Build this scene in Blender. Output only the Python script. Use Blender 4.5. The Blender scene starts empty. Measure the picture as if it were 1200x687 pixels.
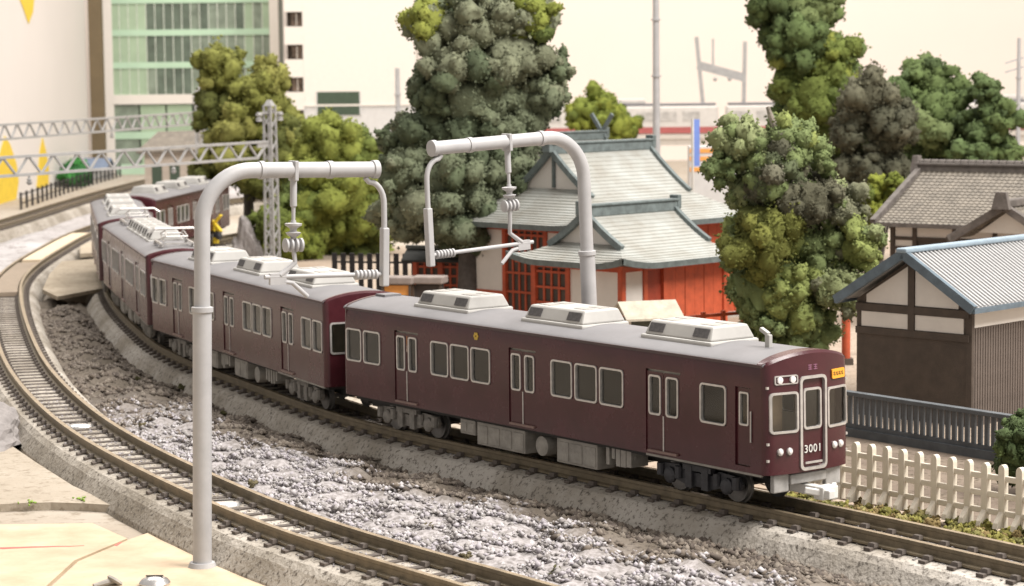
import bpy, bmesh, math, random
import numpy as np
from mathutils import Vector, Matrix
random.seed(7); RNG = np.random.default_rng(7)
S = bpy.context.scene
COL = S.collection

# ------------------------------------------------------------------ camera, world, lamps, exposure
cam_d = bpy.data.cameras.new('camera'); cam = bpy.data.objects.new('camera', cam_d); COL.objects.link(cam)
S.camera = cam
cam_d.sensor_width = 36.0; cam_d.lens = 79.32; cam_d.clip_start = 1.0; cam_d.clip_end = 2000
cam.location = (0, 0, 11.765)
PITCH, ROLL = 0.09924, -0.0109
cam.matrix_world = Matrix.Translation((0, 0, 11.765)) @ Matrix.Rotation(math.pi/2 - PITCH, 4, 'X') @ Matrix.Rotation(ROLL, 4, 'Z')
cam_d.dof.use_dof = True; cam_d.dof.focus_distance = 58.0; cam_d.dof.aperture_fstop = 79.32/1000/0.11

w = bpy.data.worlds.new('World'); S.world = w; w.use_nodes = True
bg = w.node_tree.nodes['Background']; bg.inputs[0].default_value = (1.0, 0.945, 0.89, 1); bg.inputs[1].default_value = 0.60

def area_lamp(name, loc, target, sx, sy, power, col):
    d = bpy.data.lights.new(name, 'AREA'); d.shape = 'RECTANGLE'; d.size = sx; d.size_y = sy; d.energy = power; d.color = col
    o = bpy.data.objects.new(name, d); COL.objects.link(o); o.location = loc
    o.rotation_euler = (Vector(target) - Vector(loc)).to_track_quat('-Z', 'Y').to_euler()
    return o
area_lamp('ceiling_lamp', (75, 30, 115), (2, 80, 0), 70, 70, 420000, (1.0, 0.955, 0.905))
area_lamp('ceiling_lamp', (-10, 185, 165), (-8, 195, 0), 150, 90, 450000, (1.0, 0.955, 0.905))

S.view_settings.view_transform = 'Standard'; S.view_settings.look = 'None'
S.view_settings.exposure = 0.0; S.view_settings.gamma = 1.0
S.cycles.use_denoising = True
S.cycles.max_bounces = 6; S.cycles.transparent_max_bounces = 12

# ------------------------------------------------------------------ materials
def srgb(r, g, b):
    f = lambda c: (c/255/12.92) if c/255 <= .04045 else ((c/255+.055)/1.055)**2.4
    return (f(r), f(g), f(b))
MATS = {}
def mat(name, col, rough=.6, metal=0., var=.15, scale=2.0, bump=0., bscale=15., col2=None, coat=0., detail=6, fac=(.35, .65), spec=.5):
    if name in MATS: return MATS[name]
    m = bpy.data.materials.new(name); m.use_nodes = True; nt = m.node_tree; N = nt.nodes; Lk = nt.links
    b = N['Principled BSDF']
    b.inputs['Roughness'].default_value = rough; b.inputs['Metallic'].default_value = metal
    b.inputs['Coat Weight'].default_value = coat; b.inputs['Specular IOR Level'].default_value = spec
    tc = N.new('ShaderNodeTexCoord'); no = N.new('ShaderNodeTexNoise'); no.inputs['Scale'].default_value = scale
    no.inputs['Detail'].default_value = detail; no.inputs['Roughness'].default_value = .65
    Lk.new(tc.outputs['Object'], no.inputs['Vector'])
    cr = N.new('ShaderNodeValToRGB'); cr.color_ramp.elements[0].position = fac[0]; cr.color_ramp.elements[1].position = fac[1]
    a = [min(1, c*(1-var)) for c in col]; c2 = col2 if col2 else [min(1, c*(1+var)) for c in col]
    cr.color_ramp.elements[0].color = (*a, 1); cr.color_ramp.elements[1].color = (*c2, 1)
    Lk.new(no.outputs['Fac'], cr.inputs['Fac']); Lk.new(cr.outputs['Color'], b.inputs['Base Color'])
    # uneven gloss
    mr = N.new('ShaderNodeMapRange'); mr.inputs['To Min'].default_value = max(0, rough-.12); mr.inputs['To Max'].default_value = min(1, rough+.12)
    Lk.new(no.outputs['Fac'], mr.inputs['Value']); Lk.new(mr.outputs['Result'], b.inputs['Roughness'])
    if bump > 0:
        n2 = N.new('ShaderNodeTexNoise'); n2.inputs['Scale'].default_value = bscale; n2.inputs['Detail'].default_value = 5
        Lk.new(tc.outputs['Object'], n2.inputs['Vector'])
        bp = N.new('ShaderNodeBump'); bp.inputs['Strength'].default_value = bump; bp.inputs['Distance'].default_value = .05
        Lk.new(n2.outputs['Fac'], bp.inputs['Height']); Lk.new(bp.outputs['Normal'], b.inputs['Normal'])
    MATS[name] = m; return m

def speckle_mat(name, c1, c2, c3, scale=9, rough=.95, big=.25):
    if name in MATS: return MATS[name]
    m = mat(name, c1, rough, var=.0, col2=c2, scale=big, bump=.9, bscale=scale*1.2, fac=(.38, .62), spec=.2)
    nt = m.node_tree; N = nt.nodes; Lk = nt.links; b = N['Principled BSDF']
    src = b.inputs['Base Color'].links[0].from_socket
    tc = next(n for n in N if n.type == 'TEX_COORD')
    n3 = N.new('ShaderNodeTexNoise'); n3.inputs['Scale'].default_value = scale; n3.inputs['Detail'].default_value = 3; n3.inputs['Roughness'].default_value = .7
    Lk.new(tc.outputs['Object'], n3.inputs['Vector'])
    r = N.new('ShaderNodeValToRGB'); r.color_ramp.elements[0].position = .53; r.color_ramp.elements[1].position = .66
    r.color_ramp.elements[0].color = (0, 0, 0, 1); r.color_ramp.elements[1].color = (1, 1, 1, 1)
    Lk.new(n3.outputs['Fac'], r.inputs['Fac'])
    mx = N.new('ShaderNodeMix'); mx.data_type = 'RGBA'
    Lk.new(r.outputs['Color'], mx.inputs['Factor']); Lk.new(src, mx.inputs['A']); mx.inputs['B'].default_value = (*c3, 1)
    Lk.new(mx.outputs['Result'], b.inputs['Base Color'])
    return m

def glass_mat(name, tint=(.9, .92, .9), refl=.25):
    if name in MATS: return MATS[name]
    m = bpy.data.materials.new(name); m.use_nodes = True; nt = m.node_tree; N = nt.nodes; Lk = nt.links
    N.remove(N['Principled BSDF']); out = N['Material Output']
    t = N.new('ShaderNodeBsdfTransparent'); t.inputs[0].default_value = (*tint, 1)
    g = N.new('ShaderNodeBsdfGlossy'); g.inputs['Roughness'].default_value = .08
    f = N.new('ShaderNodeFresnel'); f.inputs['IOR'].default_value = 1.5
    a = N.new('ShaderNodeMath'); a.operation = 'ADD'; a.inputs[1].default_value = refl*.25; a.use_clamp = True
    Lk.new(f.outputs[0], a.inputs[0])
    mx = N.new('ShaderNodeMixShader'); Lk.new(a.outputs[0], mx.inputs[0]); Lk.new(t.outputs[0], mx.inputs[1]); Lk.new(g.outputs[0], mx.inputs[2])
    Lk.new(mx.outputs[0], out.inputs[0]); MATS[name] = m; return m

def leaf_mat(name):
    if name in MATS: return MATS[name]
    m = bpy.data.materials.new(name); m.use_nodes = True; nt = m.node_tree; N = nt.nodes; b = N['Principled BSDF']
    at = N.new('ShaderNodeAttribute'); at.attribute_name = 'Col'
    tc = N.new('ShaderNodeTexCoord'); no = N.new('ShaderNodeTexNoise'); no.inputs['Scale'].default_value = 5.5; no.inputs['Detail'].default_value = 6; no.inputs['Roughness'].default_value = .75
    nt.links.new(tc.outputs['Object'], no.inputs['Vector'])
    bp = N.new('ShaderNodeBump'); bp.inputs['Strength'].default_value = .8; bp.inputs['Distance'].default_value = .12
    nt.links.new(no.outputs['Fac'], bp.inputs['Height']); nt.links.new(bp.outputs['Normal'], b.inputs['Normal'])
    nt.links.new(at.outputs['Color'], b.inputs['Base Color']); b.inputs['Roughness'].default_value = .9
    b.inputs['Specular IOR Level'].default_value = .15
    MATS[name] = m; return m

maroon = mat('maroon_paint', (.060, .0135, .018), .26, var=.2, scale=.8, coat=.0, spec=.45, detail=9, bump=.04, bscale=6)
maroon_front = maroon
roof_grey = mat('roof_grey', (.165, .16, .167), .6, var=.12, scale=.9, bump=.08)
ac_cream = mat('cream_plastic', (.42, .41, .39), .55, var=.08, scale=1.2)
silver = mat('silver_trim', (.55, .53, .51), .34, metal=.55, var=.12, scale=5)
dark_grille = mat('dark_grille', (.075, .07, .07), .7, var=.3, scale=12)
under_grey = mat('underframe_grey', (.30, .28, .25), .7, var=.22, scale=3, bump=.1)
bogie_black = mat('bogie_charcoal', (.035, .035, .04), .55, var=.35, scale=5, bump=.15)
bogie_grey = mat('bogie_grey', (.20, .185, .165), .65, var=.3, scale=5, bump=.15)
dark_under = mat('underframe_dark', (.03, .028, .026), .8, var=.2)
seat_tan = mat('seat_tan', (.20, .17, .10), .8, var=.2)
interior_mat = mat('interior_wall', (.58, .54, .46), .7, var=.1)
white_plastic = mat('white_plastic', (.68, .67, .64), .45, var=.08)
orange_sign = mat('orange_sign', (.80, .36, .03), .5, var=.05)
ink = mat('black_ink', (.02, .015, .012), .6, var=.1)
lamp_glass = mat('lamp_glass', (.75, .72, .72), .15, var=.05, spec=.8)
gold = mat('gold_emblem', (.55, .38, .06), .4, metal=.4, var=.2, scale=20)
glass = glass_mat('window_glass', (.94, .95, .94), .06)
pole_grey = mat('pole_grey_plastic', (.385, .38, .385), .5, var=.07, scale=1.5, bump=.04, bscale=30)
lattice_grey = mat('lattice_grey_plastic', (.34, .335, .33), .55, var=.12, scale=1.5)
rail_side = mat('rail_tarnish', (.185, .15, .10), .55, metal=.3, var=.22, scale=3)
rail_top = mat('rail_head', (.33, .265, .18), .4, metal=.7, var=.2, scale=3)
sleeper_mat = mat('sleeper_brown', (.10, .082, .07), .85, var=.35, scale=6, bump=.2)
ballast_mat = speckle_mat('roadbed_ballast', srgb(140, 132, 120), srgb(180, 173, 163), srgb(98, 91, 83), 7)
ballast2_mat = speckle_mat('roadbed_ballast_pale', srgb(142, 134, 122), srgb(184, 178, 170), srgb(102, 96, 89), 7)
plaster_mat = speckle_mat('plaster_ground', srgb(160, 149, 135), srgb(178, 170, 158), srgb(140, 129, 115), 2.0, big=.08)
sand_mat = speckle_mat('sand_ground', srgb(152, 136, 120), srgb(166, 152, 138), srgb(134, 119, 104), 5, big=.15)
soil_mat = speckle_mat('soil_bed', srgb(92, 84, 74), srgb(116, 107, 97), srgb(68, 61, 54), 6, big=.4)
foil_roof = mat('shrine_roof', (.31, .30, .265), .85, var=.13, scale=.7, bump=.4, bscale=9, col2=(.355, .365, .345))
roof_trim = mat('verdigris_trim', (.12, .145, .145), .6, var=.25, scale=3, bump=.1)
vermilion = mat('vermilion', (.42, .075, .028), .6, var=.18, scale=2.5)
white_wall = mat('white_plaster', (.66, .63, .59), .8, var=.05, scale=1)
dark_wood = mat('dark_brown_board', (.066, .050, .039), .7, var=.2, scale=2, bump=.12)
brown_wood = mat('brown_board', (.125, .10, .085), .75, var=.15, scale=2)
blue_slate = mat('blue_slate', (.10, .135, .165), .55, var=.2, scale=2.5)
pale_roof = mat('pale_corrugated', (.33, .33, .33), .55, var=.08, scale=1.2)
pale_batten = mat('pale_batten', (.40, .40, .40), .5, var=.06)
tile_mat = mat('weathered_tile', (.165, .145, .12), .8, var=.25, scale=2, bump=.3, bscale=8)
tile_dark = mat('weathered_ridge', (.12, .105, .095), .8, var=.3, scale=3, bump=.3)
fence_grey = mat('slate_grey_fence', (.085, .095, .105), .55, var=.2, scale=2)
fence_white = mat('ivory_fence', (.62, .565, .475), .5, var=.06)
trunk_mat = mat('trunk_bark', (.075, .065, .058), .9, var=.3, scale=3, bump=.5, bscale=6)
plywood = mat('plywood', (.50, .38, .245), .65, var=.16, scale=.5, bump=.1, bscale=5, col2=(.60, .475, .33), detail=10)
cardboard = speckle_mat('grey_card', srgb(158, 147, 132), srgb(170, 160, 146), srgb(142, 131, 116), 3, big=.3)
card_tan = speckle_mat('tan_card', srgb(160, 148, 130), srgb(178, 166, 148), srgb(140, 128, 112), 4, big=.4)
card_edge = mat('card_edge', (.05, .04, .035), .9)
red_ink = mat('red_marker', (.75, .12, .10), .7, var=.2, scale=3)
screw_mat = mat('steel', (.62, .61, .60), .25, metal=.9, var=.1)
backdrop_mat = mat('cream_backdrop', (.78, .69, .625), .9, var=.02, scale=.03)
lwall_mat = mat('white_backdrop', (.74, .70, .665), .9, var=.02, scale=.05)
yellow_mat = mat('yellow_print', (.80, .58, .05), .8, var=.08)
brown_strip = mat('brown_gap', (.15, .11, .06), .8, var=.15, scale=.3)
bld_white = mat('ivory_panel', (.69, .645, .59), .7, var=.02)
bld_grey = mat('grey_panel', (.55, .54, .53), .7, var=.05)
green_glass_a = mat('green_glass_pale', (.33, .43, .30), .3, var=.10, scale=.25)
green_glass_b = mat('green_glass_dark', (.10, .13, .10), .3, var=.35, scale=.35)
green_glass_c = mat('green_glass_mid', (.19, .23, .18), .3, var=.35, scale=.35)
spandrel_mat = mat('mint_spandrel', (.42, .58, .43), .35, var=.06, scale=.3)
mullion_mat = mat('mullion', (.62, .66, .58), .5)
dark_gap = mat('dark_recess', (.03, .022, .015), .9)
dgreen_win = mat('dark_green_window', (.05, .075, .05), .35, var=.1)
red_band = mat('red_band', (.36, .09, .085), .5, var=.1)
train_white = mat('pale_train', (.55, .52, .49), .5, var=.06)
blue_mat = mat('blue_sign', (.16, .25, .62), .5, var=.05)
orange_mat = mat('orange_paint', (.75, .33, .08), .6, var=.1)
yellow_paint = mat('yellow_paint', (.78, .58, .04), .5, var=.1)
leaf = leaf_mat('foam_foliage')

# ------------------------------------------------------------------ mesh helpers
class MB:
    def __init__(s): s.v = []; s.f = []; s.mi = []; s.cur = 0
    def add(s, vs, fs):
        o = len(s.v); s.v += [tuple(v) for v in vs]; s.f += [tuple(i+o for i in f) for f in fs]; s.mi += [s.cur]*len(fs); return s
    def box(s, x0, x1, y0, y1, z0, z1, M=None):
        vs = [Vector(p) for p in ((x0,y0,z0),(x1,y0,z0),(x1,y1,z0),(x0,y1,z0),(x0,y0,z1),(x1,y0,z1),(x1,y1,z1),(x0,y1,z1))]
        if M: vs = [M @ v for v in vs]
        return s.add(vs, [(0,3,2,1),(4,5,6,7),(0,1,5,4),(1,2,6,5),(2,3,7,6),(3,0,4,7)])
    def frustum(s, x0, x1, y0, y1, z0, z1, ix, iy):
        vs = [(x0,y0,z0),(x1,y0,z0),(x1,y1,z0),(x0,y1,z0),(x0+ix,y0+iy,z1),(x1-ix,y0+iy,z1),(x1-ix,y1-iy,z1),(x0+ix,y1-iy,z1)]
        return s.add(vs, [(0,3,2,1),(4,5,6,7),(0,1,5,4),(1,2,6,5),(2,3,7,6),(3,0,4,7)])
    def bar(s, a, b, wx, wz, up=(0,0,1)):
        a = Vector(a); b = Vector(b); d = (b-a).normalized(); u = Vector(up)
        if abs(d.dot(u)) > .98: u = Vector((1,0,0))
        x = d.cross(u).normalized(); z = x.cross(d)
        vs = [p + x*(sx*wx/2) + z*(sz*wz/2) for p in (a, b) for sx, sz in ((-1,-1),(1,-1),(1,1),(-1,1))]
        return s.add(vs, [(0,1,2,3),(7,6,5,4),(0,4,5,1),(1,5,6,2),(2,6,7,3),(3,7,4,0)])
    def tube(s, pts, r, seg=12, cap=True):
        pts = [Vector(p) for p in pts]; n = len(pts); rs = r if hasattr(r, '__len__') else [r]*n
        vs = []; prev = None
        for i, p in enumerate(pts):
            t = (pts[min(i+1, n-1)] - pts[max(i-1, 0)]).normalized()
            if prev is None:
                u = Vector((0,0,1)) if abs(t.z) < .9 else Vector((1,0,0))
                x = t.cross(u).normalized()
            else:
                x = (prev - t*prev.dot(t)).normalized()
            y = t.cross(x); prev = x
            vs += [p + (x*math.cos(2*math.pi*k/seg) + y*math.sin(2*math.pi*k/seg))*rs[i] for k in range(seg)]
        fs = []
        for i in range(n-1):
            for k in range(seg):
                fs.append((i*seg+k, i*seg+(k+1) % seg, (i+1)*seg+(k+1) % seg, (i+1)*seg+k))
        if cap: fs += [tuple(range(seg))[::-1], tuple(range((n-1)*seg, n*seg))]
        return s.add(vs, fs)
    def lathe(s, prof, c, axis=(0,0,1), seg=14):
        a = Vector(axis).normalized(); c = Vector(c)
        return s.tube([c + a*h for h, r in prof], [r for h, r in prof], seg)
    def poly_prism(s, pts, z0, z1):
        n = len(pts)
        vs = [(x,y,z0) for x,y in pts] + [(x,y,z1) for x,y in pts]
        return s.add(vs, [tuple(range(n))[::-1], tuple(range(n,2*n))] + [(i,(i+1)%n,n+(i+1)%n,n+i) for i in range(n)])
    def mesh(s, name, mats, smooth=False):
        me = bpy.data.meshes.new(name); me.from_pydata(s.v, [], s.f)
        for m in (mats if isinstance(mats, (list, tuple)) else [mats]): me.materials.append(m)
        if any(s.mi): me.polygons.foreach_set('material_index', s.mi)
        bm = bmesh.new(); bm.from_mesh(me); bmesh.ops.recalc_face_normals(bm, faces=bm.faces); bm.to_mesh(me); bm.free()
        if smooth:
            me.polygons.foreach_set('use_smooth', [True]*len(me.polygons))
            try: me.set_sharp_from_angle(angle=math.radians(38))
            except Exception: pass
        me.update(); return me
    def build(s, name, mats, parent=None, smooth=False, bevel=0.):
        o = obj(name, s.mesh(name, mats, smooth), parent)
        if bevel > 0:
            b = o.modifiers.new('bevel', 'BEVEL'); b.width = bevel; b.segments = 2; b.limit_method = 'ANGLE'
        return o

def obj(name, me, parent=None, loc=(0,0,0), rz=0.):
    o = bpy.data.objects.new(name, me); COL.objects.link(o); o.parent = parent; o.location = loc; o.rotation_euler = (0,0,rz); return o
def thing(name, label, cat, loc=(0,0,0), rz=0., group=None):
    o = bpy.data.objects.new(name, None); COL.objects.link(o); o.location = loc; o.rotation_euler = (0,0,rz)
    o.empty_display_size = .2
    return tag(o, label, cat, group)
def tag(o, label, cat, group=None):
    o['label'] = label; o['category'] = cat
    if group: o['group'] = group
    return o
def structure(o): o['kind'] = 'structure'; return o
def stuff(o, label=None, cat=None):
    o['kind'] = 'stuff'
    if label: o['label'] = label
    if cat: o['category'] = cat
    return o
def copy_tree(o, parent=None):
    c = o.copy(); COL.objects.link(c); c.parent = parent
    for ch in list(o.children): copy_tree(ch, c)
    return c

def catmull(P, step=.4):
    P = [Vector((*p, 0)) if len(p) == 2 else Vector(p) for p in P]
    P = [P[0]*2-P[1]] + P + [P[-1]*2-P[-2]]; out = []
    for i in range(1, len(P)-2):
        a, b, c, d = P[i-1:i+3]; n = max(2, int((c-b).length/step))
        for k in range(n):
            t = k/n
            out.append(.5*((2*b)+(c-a)*t+(2*a-5*b+4*c-d)*t*t+(3*b-a-3*c+d)*t**3))
    out.append(P[-2]); return out
def smooth_path(p, it=6):
    for _ in range(it):
        p = [p[0]] + [(p[i-1]+p[i]*2+p[i+1])/4 for i in range(1, len(p)-1)] + [p[-1]]
    return p
def resample(p, step):
    out = [p[0]]; acc = 0
    for i in range(1, len(p)):
        seg = p[i]-p[i-1]; L = seg.length
        while acc + L >= step:
            t = (step-acc)/L; q = p[i-1] + (p[i]-p[i-1])*0
            base = p[i-1]; newp = base + seg*t; out.append(newp); 
            p = p[:i-1] + [newp] + p[i:]; seg = p[i]-p[i-1]; L = seg.length; acc = 0
            if L < 1e-6: break
        acc += L
    return out
def tangents(p):
    n = len(p); return [(p[min(i+1,n-1)]-p[max(i-1,0)]).normalized() for i in range(n)]

def rrect(w, h, r, n=4):
    pts = []
    for cx, cz, a0 in ((w/2-r, h/2-r, 0), (-w/2+r, h/2-r, 90), (-w/2+r, -h/2+r, 180), (w/2-r, -h/2+r, 270)):
        for k in range(n+1):
            a = math.radians(a0 + 90*k/n); pts.append((cx+r*math.cos(a), cz+r*math.sin(a)))
    return pts
def ring_mb(w, h, r, t, d, fn=lambda x, z, o: (x, o, z), mb=None):
    """rounded frame, outer w x h, rim t, standing d proud of the surface"""
    mb = mb or MB(); A = rrect(w, h, r); B = rrect(w-2*t, h-2*t, max(.02, r-t*.6)); n = len(A)
    vs = [fn(x, z, -.01) for x, z in A] + [fn(x, z, d) for x, z in [(a[0]*.985+b[0]*.015, a[1]*.985+b[1]*.015) for a, b in zip(A, B)]] + [fn(x, z, d) for x, z in B] + [fn(x, z, -.06) for x, z in B]
    fs = []
    for k in range(3):
        fs += [(k*n+i, k*n+(i+1) % n, (k+1)*n+(i+1) % n, (k+1)*n+i) for i in range(n)]
    return mb.add(vs, fs)
def panel_mb(mb, xr, zr, holes, fn, depth=.07, xc=(), zc=()):
    xs = sorted(set([xr[0], xr[1], *xc] + [h[0] for h in holes] + [h[1] for h in holes]))
    zs = sorted(set([zr[0], zr[1], *zc] + [h[2] for h in holes] + [h[3] for h in holes]))
    ins = lambda x, z: any(h[0]-1e-6 < x < h[1]+1e-6 and h[2]-1e-6 < z < h[3]+1e-6 for h in holes)
    idx = {}
    def V(i, j):
        if (i, j) not in idx: idx[(i, j)] = len(mb.v); mb.v.append(tuple(fn(xs[i], zs[j], 0)))
        return idx[(i, j)]
    for i in range(len(xs)-1):
        for j in range(len(zs)-1):
            if not ins((xs[i]+xs[i+1])/2, (zs[j]+zs[j+1])/2):
                mb.f.append((V(i, j), V(i+1, j), V(i+1, j+1), V(i, j+1))); mb.mi.append(mb.cur)
    for (a, b, c, d) in holes:
        P = [(a, c), (b, c), (b, d), (a, d)]
        vs = [fn(x, z, 0) for x, z in P] + [fn(x, z, -depth) for x, z in P]
        mb.add(vs, [(i, (i+1) % 4, 4+(i+1) % 4, 4+i) for i in range(4)])

# ------------------------------------------------------------------ ground and backdrop
g = MB(); nx, ny = 90, 120
xs = np.linspace(-140, 140, nx); ys = np.linspace(20, 300, ny)
g.add([(x, y, 0) for y in ys for x in xs], [(j*nx+i, j*nx+i+1, (j+1)*nx+i+1, (j+1)*nx+i) for j in range(ny-1) for i in range(nx-1)])
structure(g.build('ground', plaster_mat))
# sandy ground of the shrine precinct
sg = MB().poly_prism([(8.2, 60.5), (16, 50), (60, 50), (60, 150), (-16, 150), (-15, 110), (-9, 86), (2, 68)], -.02, .04)
structure(sg.build('precinct_ground', sand_mat))
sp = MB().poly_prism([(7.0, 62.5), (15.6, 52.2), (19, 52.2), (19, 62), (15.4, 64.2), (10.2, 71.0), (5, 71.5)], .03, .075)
structure(sp.build('shaded_strip', speckle_mat('shaded_ground', srgb(104, 92, 82), srgb(122, 110, 98), srgb(78, 70, 58), 4, big=.5)))  # dark strip between the fences: brown ground with its shade painted in
bd = MB().box(-150, 150, 285, 287, -1, 120)
structure(bd.build('backdrop_wall', backdrop_mat))
lw = thing('mural_wall', 'white backdrop panel with printed yellow flame shapes behind the black fence', 'wall', (-46.2, 195, 0))
LWD = Vector((-1.6, 61, 0)).normalized(); LWN = Vector((LWD.y, -LWD.x, 0))      # normal towards the layout
def LW(y, z, off): 
    return Vector((0,0,0)) + LWD*(y-195) + LWN*off + Vector((0,0,z))
m = MB(); A = [LW(165, 0, 0), LW(256, 0, 0), LW(256, 0, -.6), LW(165, 0, -.6)]
m.add([(p.x, p.y, z) for z in (0, 60) for p in A], [(0,1,2,3),(7,6,5,4),(0,4,5,1),(1,5,6,2),(2,6,7,3),(3,7,4,0)])
m.build('panel', lwall_mat, lw)
def flame(pts, name='printed_flame'):
    m = MB(); n = len(pts)
    m.add([LW(y, z, o) for o in (.02, .06) for y, z in pts], [tuple(range(n)), tuple(range(n, 2*n))[::-1]] + [(i, (i+1) % n, n+(i+1) % n, n+i) for i in range(n)])
    m.build(name, yellow_mat, lw)
flame([(199, 0), (212.5, 0), (214, 1.6), (213.2, 3.3), (210.5, 5.2), (208, 6.1), (205.5, 4.6), (202.5, 2.6), (199, 1.5)])
flame([(223, .4), (229.8, .5), (230.2, 2.2), (228.8, 4.1), (227.2, 5.4), (225.6, 4.2), (224.4, 2.4)])
flame([(214.5, 24), (216, 19.5), (218.6, 18.3), (221.6, 16.6), (224.2, 17.8), (225.6, 20), (226, 24)])
flame([(199, 25), (200, 20.4), (203, 19.0), (206, 19.6), (208, 25)])
tag(MB().box(-.75, .75, -.5, .5, 0, 30).build('gap_strip', brown_strip), 'tall brown strip painted for the shaded gap between white panel and green glass tower', 'gap_strip').location = (-47.0, 258.3, 0)  # added strip whose brown colour stands for the shaded gap here

# ------------------------------------------------------------------ railway tracks
GAUGE = 1.42; RT = 1.10
def sleeper_mesh():
    m = MB(); m.box(-1.12, 1.12, -.105, .105, .66, .80)
    for s in (-1, 1):
        for k in (-1, 1):
            m.frustum(s*GAUGE/2+k*.20-.09, s*GAUGE/2+k*.20+.09, -.12, .12, .80, .89, .03, .03)
    return m.mesh('sleeper', sleeper_mat)
SLEEPER = sleeper_mesh()
def track(pts, label, bmat, spacing=.85, half=1.75, sl_range=None):
    root = thing('railway_track', label, 'railway track', (0, 0, 0), 0, 'model railway tracks')
    p = smooth_path(catmull(pts, .8), 10); T = tangents(p); N = [Vector((t.y, -t.x, 0)) for t in T]
    def sweep(name, prof, mats, off=0., closed=True, mi=None, jit=0., smooth=False):
        m = MB(); n = len(prof)
        for q, nn in zip(p, N):
            for (a, z) in prof:
                m.v.append(tuple(q + nn*(a+off+random.uniform(-jit, jit)) + Vector((0, 0, z+random.uniform(-jit, jit)*.5))))
        for i in range(len(p)-1):
            for k in range(n if closed else n-1):
                m.f.append((i*n+k, i*n+(k+1) % n, (i+1)*n+(k+1) % n, (i+1)*n+k)); m.mi.append(mi[k] if mi else 0)
        m.f += [tuple(range(n)), tuple(range((len(p)-1)*n, len(p)*n))]; m.mi += [0, 0]
        return m.build(name, mats, root, smooth)
    sweep('roadbed', [(-half, 0), (-half+.05, .14), (-half+.34, .56), (-1.25, .70), (-.95, .755), (0, .772), (.95, .755), (1.25, .70), (half-.34, .56), (half-.05, .14), (half, 0)], bmat, jit=.018)
    rp = [(-.15, .79), (.15, .79), (.15, .84), (.045, .87), (.045, 1.0), (.07, 1.02), (.07, RT), (-.07, RT), (-.07, 1.02), (-.045, 1.0), (-.045, .87), (-.15, .84)]
    for s in (-1, 1):
        sweep('rail', rp, [rail_side, rail_top], s*GAUGE/2, mi=[0,0,0,0,0,0,1,0,0,0,0,0])
    q = resample(p, spacing); TT = tangents(q)
    for a, t in zip(q, TT):
        if sl_range and not (sl_range[0] < a.y < sl_range[1]): continue
        o = obj('sleeper', SLEEPER, root, (a.x, a.y, random.uniform(-.006, .006)), math.atan2(t.y, t.x) - math.pi/2 + random.uniform(-.02, .02))
    return p, root
# near track: its inner rail offset outwards by half the gauge
NEAR = [(6.5, 36.5), (3.1, 41.5), (-.15, 46.05), (-4.6, 51.9), (-8.6, 58.9), (-13.0, 68.2), (-17.2, 80.2), (-20.6, 92.5), (-23.9, 106), (-26.2, 117), (-27.5, 127), (-28.4, 139), (-29.0, 151), (-28.6, 164), (-26, 180), (-21, 195)]
TRAIN = [(17.5, 39.6), (14.2, 43.9), (11.7, 47.4), (9.3, 50.75), (7.09, 53.76), (1.54, 61.09), (-4.1, 68.7), (-8.5, 77.5), (-12.6, 86.5), (-15.5, 95.9), (-18.0, 105.3), (-20.1, 115), (-21.35, 124.5), (-20.9, 134), (-19.2, 143.5), (-16.2, 153), (-11.5, 163), (-5, 172)]
BACK = [(-41.0, 128), (-38.2, 145), (-37.0, 161), (-37.0, 184), (-36.9, 200), (-36.6, 213), (-35.6, 230), (-32, 245)]
near_p, near_root = track(NEAR, 'empty curved model track with grey ballast shoulders beside the plywood board', ballast_mat)
train_p, train_root = track(TRAIN, 'curved model track with grey ballast carrying the maroon train', ballast2_mat)
back_p, back_root = track(BACK, 'distant model track running beside the black picket fence', ballast_mat, sl_range=(140, 232))
# flat infill deck between the rails of the near track
def strip(path, y0, y1, hw, z0, z1, name, m_, parent, off=0.):
    q = [a for a in path if y0 <= a.y <= y1]; T = tangents(q); m = MB(); n = len(q)
    for a, t in zip(q, T):
        nn = Vector((t.y, -t.x, 0))
        for s, z in ((-hw, z0), (hw, z0), (hw, z1), (-hw, z1)): m.v.append(tuple(a + nn*(s+off) + Vector((0,0,z))))
    for i in range(n-1):
        for k in range(4): m.f.append((i*4+k, i*4+(k+1) % 4, (i+1)*4+(k+1) % 4, (i+1)*4+k)); m.mi.append(0)
    m.f += [(0,1,2,3), (n*4-4, n*4-3, n*4-2, n*4-1)]; m.mi += [0, 0]
    return m.build(name, m_, parent)
tag(strip(near_p, 110.5, 129, .56, .82, 1.03, 'crossing_deck', mat('brown_deck', srgb(140, 126, 110), .85, var=.12), None), 'brown deck plate lying between the rails of the empty curved track', 'deck plate')
tag(strip(near_p, 129.6, 152, .54, .82, 1.05, 'infill_board', mat('pale_infill', srgb(205, 186, 160), .85, var=.08), None), 'pale tan infill strip lying between the rails of the empty track', 'infill strip')
# contact screws between the rails of the near track
for (x, y, lb_) in ((-13.55, 70.1, 'bright screw head between the rails near the grey plaster lump'), (-7.35, 57.0, 'bright screw head between the rails just behind the curved pole on plywood')):
    i = min(range(len(near_p)), key=lambda k: (near_p[k]-Vector((x, y, 0))).length); q = near_p[i]
    s = thing('track_screw', lb_, 'screw', (q.x, q.y, .70), random.random()*3, 'screws between the rails')
    MB().lathe([(0, .42), (.10, .46), (.17, .38), (.20, .2)], (0,0,0), seg=20).build('head', screw_mat, s, True)
    MB().box(-.3, .3, -.035, .035, .195, .215).build('slot', dark_gap, s)

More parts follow.
